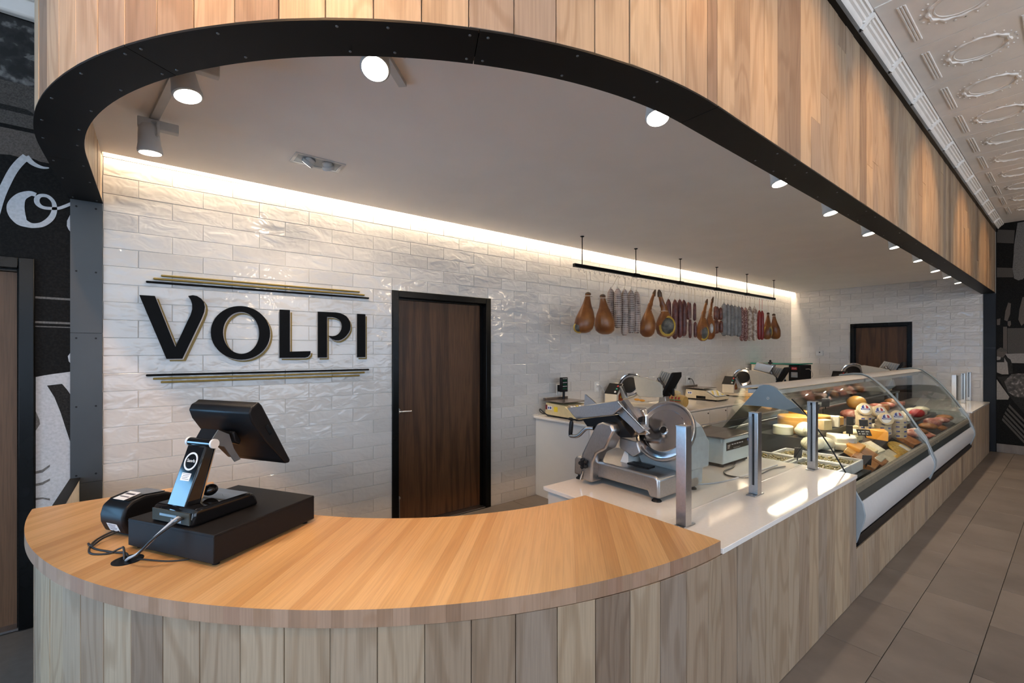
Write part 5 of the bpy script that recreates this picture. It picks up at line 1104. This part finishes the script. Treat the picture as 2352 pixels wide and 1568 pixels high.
# ================================================================== MEAT RACK
YR, ZR = 3.19, 2.42
rk = thing('meat_rack', 'long black ceiling hung bar with a row of small hooks', 'rack', (5.7, YR, ZR))
obj('bar', MB().box((3.325, YR-.018, ZR-.018), (8.125, YR+.018, ZR+.018)), M_blackwood, rk, bevel=.003)
for x in (3.447, 4.347, 5.275, 6.202, 7.125, 8.095):
    r_ = obj('rod', MB().cyl((x, YR, ZR+.01), (x, YR, ZC), .005, n=8), M_blackwood, rk); obj('rod_flange', MB().turn((x, YR, ZC), (0, 0, -1), [(.022, 0), (.02, .006), (.006, .010)], 12), M_blackwood, r_)
for x in (4.347, 5.275, 6.202, 7.125): obj('coupler', MB().box((x-.05, YR-.021, ZR-.021), (x+.05, YR+.021, ZR+.021)), M_blackwood, rk)
hm = mesh_of(MB().tube([(0, 0, 0), (0, 0, -.022), (.004, 0, -.034), (.014, 0, -.040), (.022, 0, -.032), (.022, 0, -.024)], .0022, 5), 'hook', M_alu)
for i in range(58): place('hook', hm, rk, wm(rk).inverted() @ Matrix.Translation((3.39+.0815*i, YR, ZR-.018)))
ZH = ZR-.055
M_string = plain('cotton_string', (.62, .56, .46), .8)
M_ham = spotted('cured_ham_skin', (.13, .036, .008), (.29, .105, .022), 6, .38, .66, .36); M_hamcut = spotted('grey_ham_mould', (.035, .03, .025), (.13, .115, .09), 16, .35, .65, .6, (.24, .2, .14)); M_fat = spotted('yellow_ham_fat', (.45, .28, .03), (.6, .42, .10), 12, .4, .7, .4)
M_hoof = plain('dark_hoof', (.09, .045, .02), .45, 0, .25, 30); M_foil = plain('pale_tag_foil', (.45, .44, .42), .3, .3)
def loft_body(m, secs, n_=20, irr=0):
    f = lambda i, z: 1 + irr*(.6*math.sin(2*(2*pi*i/n_)+z*9) + .5*math.sin(3*(2*pi*i/n_)+1.3+z*14) + .35*math.sin(z*40))
    m.loft([[Vector((cx+rx*f(i, z)*math.cos(2*pi*i/n_), cy+ry*f(i, z)*math.sin(2*pi*i/n_), z)) for i in range(n_)] for (cx, cy, z, rx, ry) in secs]); return m
def ham(x, ztop, zbot, r, label, lean=0, hoof=0, cut=None, y=YR):
    h_ = thing('cured_ham', label, 'ham', (x, y, zbot), group='cured hams on the rack'); H_ = ztop-zbot
    r = r*1.14
    prof = [(0, .30), (.03, .62), (.10, .88), (.22, 1.0), (.36, .97), (.52, .78), (.68, .52), (.80, .36), (.90, .27), (.96, .30), (1.0, .16)]
    if hoof: prof = [(0, .30), (.03, .60), (.09, .85), (.20, 1.0), (.32, .97), (.46, .74), (.58, .46), (.68, .33), (.74, .36), (.80, .28), (.88, .25), (1.0, .20)]
    secs = [(x + lean*(.5-t)*1.3*r + (hoof*r*.9*(max(t-.62, 0)/.38)), y, zbot+H_*t, r*k, r*k*.78) for t, k in prof]
    obj('leg', loft_body(MB(), secs, 24, .075), M_ham, h_, smooth=70)
    if hoof: c = secs[-1]; obj('hoof', loft_body(MB(), [(c[0]-hoof*.004, y, c[2]-.03, r*.24, r*.2), (c[0]+hoof*.01, y, c[2]+.02, r*.22, r*.19), (c[0]+hoof*.03, y, c[2]+.055, r*.10, r*.08)]), M_hoof, h_, smooth=60); cx = secs[7][0]; zt_ = secs[7][2]
    else: obj('knuckle', MB().ell((secs[-1][0], y, ztop-.012), (r*.30, r*.26, .022), 12, 8), M_hoof, h_, smooth=60); cx = secs[-1][0]; zt_ = ztop
    obj('string', MB().tube([(x+.01, YR, ZH+.016), (cx, y, zt_)], .0022, 6), M_string, h_); obj('string_loop', MB().tube([(cx+r*.40*math.cos(2*pi*i/16), y+r*.34*math.sin(2*pi*i/16), zt_-.035) for i in range(16)], .003, 6, True), M_string, h_)
    if cut:
        q = Matrix.Rotation(R(-48), 4, 'Z'); cc = Vector((x+cut[0]*r*.67-.42*r*.74, y-cut[0]*r*.74-.42*r*.67, zbot+H_*cut[1])); e = MB().ell((0, 0, 0), (r*cut[2]*1.14, r*.40, H_*cut[3]*1.12), 18, 10); e.xf(Matrix.Translation(cc) @ q); obj('fat_edge', e, M_fat, h_, smooth=60)
        e = MB().ell((0, 0, 0), (r*cut[2], r*.52, H_*cut[3]), 18, 10); e.xf(Matrix.Translation(cc) @ q); obj('cut_face', e, M_hamcut, h_, smooth=60)
    return h_
ham(3.50, 2.155, 1.735, .100, 'brown cured ham, first on the rack at the walnut door end', -.5, 0, (-.55, .14, .5, .13))
ham(3.79, 2.150, 1.73, .105, 'brown cured ham, second on the rack, before the white netted salamis', .3)
ham(4.585, 2.235, 1.715, .090, 'smooth brown ham with raised hoof after the white netted salamis', -.3, 1)
ham(4.90, 2.235, 1.72, .118, 'large ham with grey cut face and yellow fat edge beside the dark red salamis', .4, -.6, (.12, .26, .66, .22), 3.17)
ham(5.79, 2.205, 1.685, .085, 'ham with dark hoof and grey cut face after the thin linked sausages', .0, 1, (.0, .22, .6, .19), 3.17)
ham(6.01, 2.25, 1.71, .074, 'ham with pale hoof and silver label between hoofed ham and red links', .2, 1)
obj('silver_label', MB().ell((5.975, 3.150, 1.86), (.035, .03, .07), 14, 8, Matrix.Rotation(R(40), 4, 'Z')), M_foil, bpy.data.objects['cured_ham.005'], smooth=60)
ham(7.86, 2.175, 1.74, .076, 'small ham with grey cut face near the far end of the rack', -.3, 0, (-.1, .28, .7, .25))
ham(8.13, 2.165, 1.75, .090, 'smooth brown ham, last on the rack at the far end', .5)
NA = netted('white_net_salami', (.05, .02, .016), (.30, .19, .15), (.62, .55, .48), 26); NB = netted('grey_net_salami', (.07, .065, .06), (.20, .19, .18), (.34, .33, .32), 30)
SR = spotted('dark_red_salami', (.075, .018, .014), (.16, .045, .035), 20, .4, .7, .45); SP = spotted('speckled_red_salami', (.12, .03, .025), (.40, .25, .20), 60, .45, .62, .5); SW = spotted('pale_bloom_salami', (.25, .17, .13), (.58, .50, .42), 24, .4, .62, .6); SD = plain('bright_red_salami', (.20, .012, .012), .4, 0, .2); SC = spotted('chorizo', (.08, .02, .012), (.20, .06, .03), 30, .4, .7, .4)
def salami(x, zt, zb, r, mat, label, grp, y=YR, stringmat=None, knot=True):
    s = thing('salami', label, 'salami', (x, y, zb), random.uniform(0, 6), grp); H_ = zt-zb
    obj('sausage', loft_body(MB(), [(0, 0, 0, r*.25, r*.25), (0, 0, H_*.02, r*.62, r*.62), (0, 0, H_*.07, r*.95, r*.95), (0, 0, H_*.3, r*1.03, r*1.03), (0, 0, H_*.7, r, r), (0, 0, H_*.90, r*.9, r*.9), (0, 0, H_*.97, r*.5, r*.5), (0, 0, H_, r*.22, r*.22)], 18), mat, s, smooth=70, local=True)
    if knot: obj('knot', MB().ell((0, 0, H_+.006), (r*.26, r*.26, .014), 8, 6), M_string, s, local=True, smooth=60)
    obj('string', MB().tube([(x, y, zt), (x+.005, (y+YR)/2, (zt+ZH)/2), (x+.01, YR, ZH+.016)], .0022, 6), stringmat or M_string, s)
nn = ['first', 'second', 'third', 'fourth', 'fifth']
for i, (x, zt, zb) in enumerate(((4.012, 2.25, 1.79), (4.02, 2.245, 1.80), (4.14, 2.245, 1.72), (4.255, 2.245, 1.75), (4.36, 2.24, 1.75))): salami(x, zt, zb, .042, NA, f'white netted salami, {nn[i]} of five after the two smooth brown hams', 'white netted salamis', 3.278 if i == 0 else YR)
for i, (x, zt, zb) in enumerate(((5.12, 2.21, 1.71), (5.15, 2.20, 1.70), (5.26, 2.21, 1.72), (5.355, 2.21, 1.74))): salami(x, zt, zb, .035, SR, f'dark red salami, {nn[i]} of four beside the large grey cut ham', 'dark red salamis', 3.262 if i == 0 else YR)
for i, (x, zt, zb, r, dy) in enumerate(((5.46, 2.19, 1.96, .020, .0), (5.47, 1.96, 1.74, .019, -.02), (5.53, 2.19, 1.97, .021, .02), (5.54, 1.98, 1.72, .020, .02), (5.60, 2.19, 1.95, .020, -.01), (5.615, 1.94, 1.73, .020, -.01))): salami(x, zt, zb, r, SR, f'thin linked sausage, {"upper" if i % 2 == 0 else "lower"} link of the {nn[i//2]} string beside the dark red salamis', 'thin linked sausages', YR+dy)
for i, (x, zt, zb, dy) in enumerate(((6.165, 2.18, 1.99, 0), (6.175, 1.99, 1.79, .01), (6.24, 2.18, 1.985, .015), (6.25, 1.985, 1.80, .02), (6.31, 2.17, 1.99, 0), (6.32, 1.985, 1.81, 0))): salami(x, zt, zb, .025, SC, f'short brick red link, {"upper" if i % 2 == 0 else "lower"} one of the {nn[i//2]} pair after the silver labelled ham', 'brick red links', YR+dy)
for i, x in enumerate((6.41, 6.52, 6.63, 6.74, 6.85)): salami(x, 2.235-.004*i, 1.765+.012*(i % 2), .040, NB, f'grey netted salami, {nn[i]} of five in the far half of the rack', 'grey netted salamis')
for i, x in enumerate((6.955, 7.075)): salami(x, 2.215, 1.70, .034, SP, f'speckled dark red salami, {nn[i]} of two after the grey netted ones', 'speckled salamis')
for i, x in enumerate((7.22, 7.38)): salami(x, 2.24, 1.71, .038, SW, f'pale powdery salami, {nn[i]} of two beside the speckled ones', 'pale salamis')
for i, x in enumerate((7.55, 7.65)): salami(x, 2.20, 1.73, .030, SD, f'bright red salami on red string, {nn[i]} of two near the far hams', 'bright red salamis', YR, M_red)

# ================================================================== LIGHTS
def track_head(lens, aim, base_top, label, group, power, size=62, visible_track=True, col=SPOTC):
    lens = Vector(lens); aim = Vector(aim).normalized(); back = lens - aim*.135
    t_ = thing('track_light', label, 'spotlight', (back.x, back.y, base_top), group=group)
    b = obj('can', MB().turn(lens, -aim, [(.046, -.004), (.052, .0), (.052, .012), (.047, .040), (.044, .085), (.040, .120), (.030, .135)], 28), M_lightp, t_, smooth=40)
    obj('lens', MB().turn(lens, -aim, [(.0455, -.0045), (.0455, -.001)], 28), M_lens, t_)
    u_ = aim.cross(Vector((0, 0, 1))); u_ = u_.normalized() if u_.length > .05 else Vector((1, 0, 0))
    mid_ = lens - aim*.08; top = Vector((mid_.x, mid_.y, base_top-.045))
    obj('yoke', MB().tube([mid_+u_*.046, mid_+u_*.056, top+u_*.056+Vector((0, 0, .02)), top+Vector((0, 0, .03))], .007, 6), M_lightp, t_)
    obj('driver_box', MB().box((top.x-.045, top.y-.020, base_top-.050), (top.x+.12, top.y+.020, base_top-.004)), M_lightp, t_, bevel=.004)
    spot('track_spot', lens + aim*.006, aim, power, size, .65, col)
    return t_
trk = tag(obj('light_track', MB().box((1.55, 1.165, ZC-.018), (10.0, 1.20, ZC)), M_lightp), 'slim white lighting track running behind the steel edge of the soffit', 'light track')
heads = [(1.69, 1.128), (2.92, 1.113), (3.84, 1.128), (4.77, 1.124), (5.583, 1.112), (6.615, 1.119), (7.64, 1.134), (8.40, 1.125), (9.22, 1.119)]
ordn = ['first', 'second', 'third', 'fourth', 'fifth', 'sixth', 'seventh', 'eighth', 'ninth']
aims = [(-.25, -.22, -1), (-.05, -.22, -1)] + [(0, -.2, -1)]*7
for i, (x, yv) in enumerate(heads): track_head((x, yv, 2.55), aims[i], ZC-.018, f'white can spotlight, {ordn[i]} of nine along the straight steel edge', 'track lights', E_TRACK*(.55 if i < 3 else 1), 84)
tag(obj('light_track', MB().cbox((0, 0, 0), (.035, 1.25, .018), Matrix.Translation((.055, 2.50, ZC-.009)) @ Matrix.Rotation(R(8.0), 4, 'Z')), M_lightp), 'short white lighting track above the till end of the counter', 'light track')
tag(obj('light_track', MB().cbox((0, 0, 0), (.035, .5, .018), Matrix.Translation((.68, 1.68, ZC-.009)) @ Matrix.Rotation(R(-45), 4, 'Z')), M_lightp), 'short angled white track holding the brightest spotlight', 'light track')
track_head((.612, 1.553, 2.55), (-.25, -.42, -1), ZC-.018, 'brightest white can spotlight tilted towards the shop above the steel curve', 'track lights', E_TRACK*1.2)
track_head((.102, 2.176, 2.55), (.18, -.18, -1), ZC-.018, 'white can spotlight just inside the steel curve above the till', 'track lights', E_TRACK)
track_head((-.017, 2.90, 2.545), (.06, .05, -1), ZC-.018, 'white can spotlight beside the curved end planks near the tiled wall', 'track lights', E_TRACK*.6)
# recessed twin fitting
rc = thing('recessed_light', 'recessed rectangular ceiling fitting with two small adjustable lamps', 'light', (.80, 2.97, ZC))
fx0, fx1, fy0, fy1 = .655, .948, 2.885, 3.055
obj('frame', MB().box((fx0, fy0, ZC-.006), (fx1, fy0+.018, ZC)).box((fx0, fy1-.018, ZC-.006), (fx1, fy1, ZC)).box((fx0, fy0+.018, ZC-.006), (fx0+.018, fy1-.018, ZC)).box((fx1-.018, fy0+.018, ZC-.006), (fx1, fy1-.018, ZC)), M_lightp, rc, bevel=.001)
obj('well', MB().box((fx0+.018, fy0+.018, ZC-.0012), (fx1-.018, fy1-.018, ZC-.0004)), M_greyp, rc)
for cx, am in ((.735, (-.45, .5, -.75)), (.865, (.35, .5, -.8))):
    am = Vector(am).normalized(); l0 = Vector((cx, 2.965, ZC-.03)); l_ = obj('lamp', MB().turn(l0, -am, [(.036, 0), (.036, .02), (.030, .025), (.030, .045), (.024, .05)], 20), M_lightp, rc, smooth=40)
    obj('lamp_lens', MB().turn(l0, -am, [(.031, -.001), (.031, .0)], 20), M_lens, l_); spot('recessed_spot', l0+am*.02, am, 16, 100, .8)
# wall washers hung from the tin ceiling light the timber fascia
for i, (x, pw_) in enumerate(((.15, 3.6), (1.50, 1.5), (2.50, 1.0), (3.55, 1.1), (5.15, 1.1), (7.10, 1.1), (8.9, .6))):
    hx = x if x > 1 else -.45; hy = -.35 if x > 1 else .75
    tgt = Vector((x, .83 if x > 1.2 else 1.45, 2.72)); src = Vector((hx, hy, 3.33))
    track_head(src, tgt-src, ZT, f'white can spotlight, {ordn[i]} of seven on the pressed tin ceiling aimed at the timber', 'fascia spotlights', E_WASH*pw_, 62 if x > 1 else 84, True, WASHC)
for i, x in enumerate((-1.5, 1.6, 4.2, 6.6, 9.0)):  # added lamps out of view, fill light to brighten the tin ceiling
    p_ = thing('fill_lamp', f'added out-of-view fill lamp brightening the tin ceiling, {ordn[i]} along the aisle', 'lamp', (x, -1.9, ZT), group='added aisle fill lamps')
    obj('cap', MB().turn((x, -1.9, ZT), (0, 0, -1), [(.05, 0), (.05, .02), (.01, .03)], 16), M_blackwood, p_); obj('cord', MB().cyl((x, -1.9, ZT-.03), (x, -1.9, ZT-.62), .004, n=6), M_cord, p_); obj('holder', MB().cyl((x, -1.9, ZT-.72), (x, -1.9, ZT-.62), .025), M_blackwood, p_)
    d_ = bpy.data.lights.new('fill_bulb', 'POINT'); d_.energy = E_CEIL/5; d_.color = (1, .78, .54); d_.shadow_soft_size = .10; o_ = bpy.data.objects.new('fill_bulb', d_); COL.objects.link(o_); o_.location = (x, -1.9, ZT-.84)
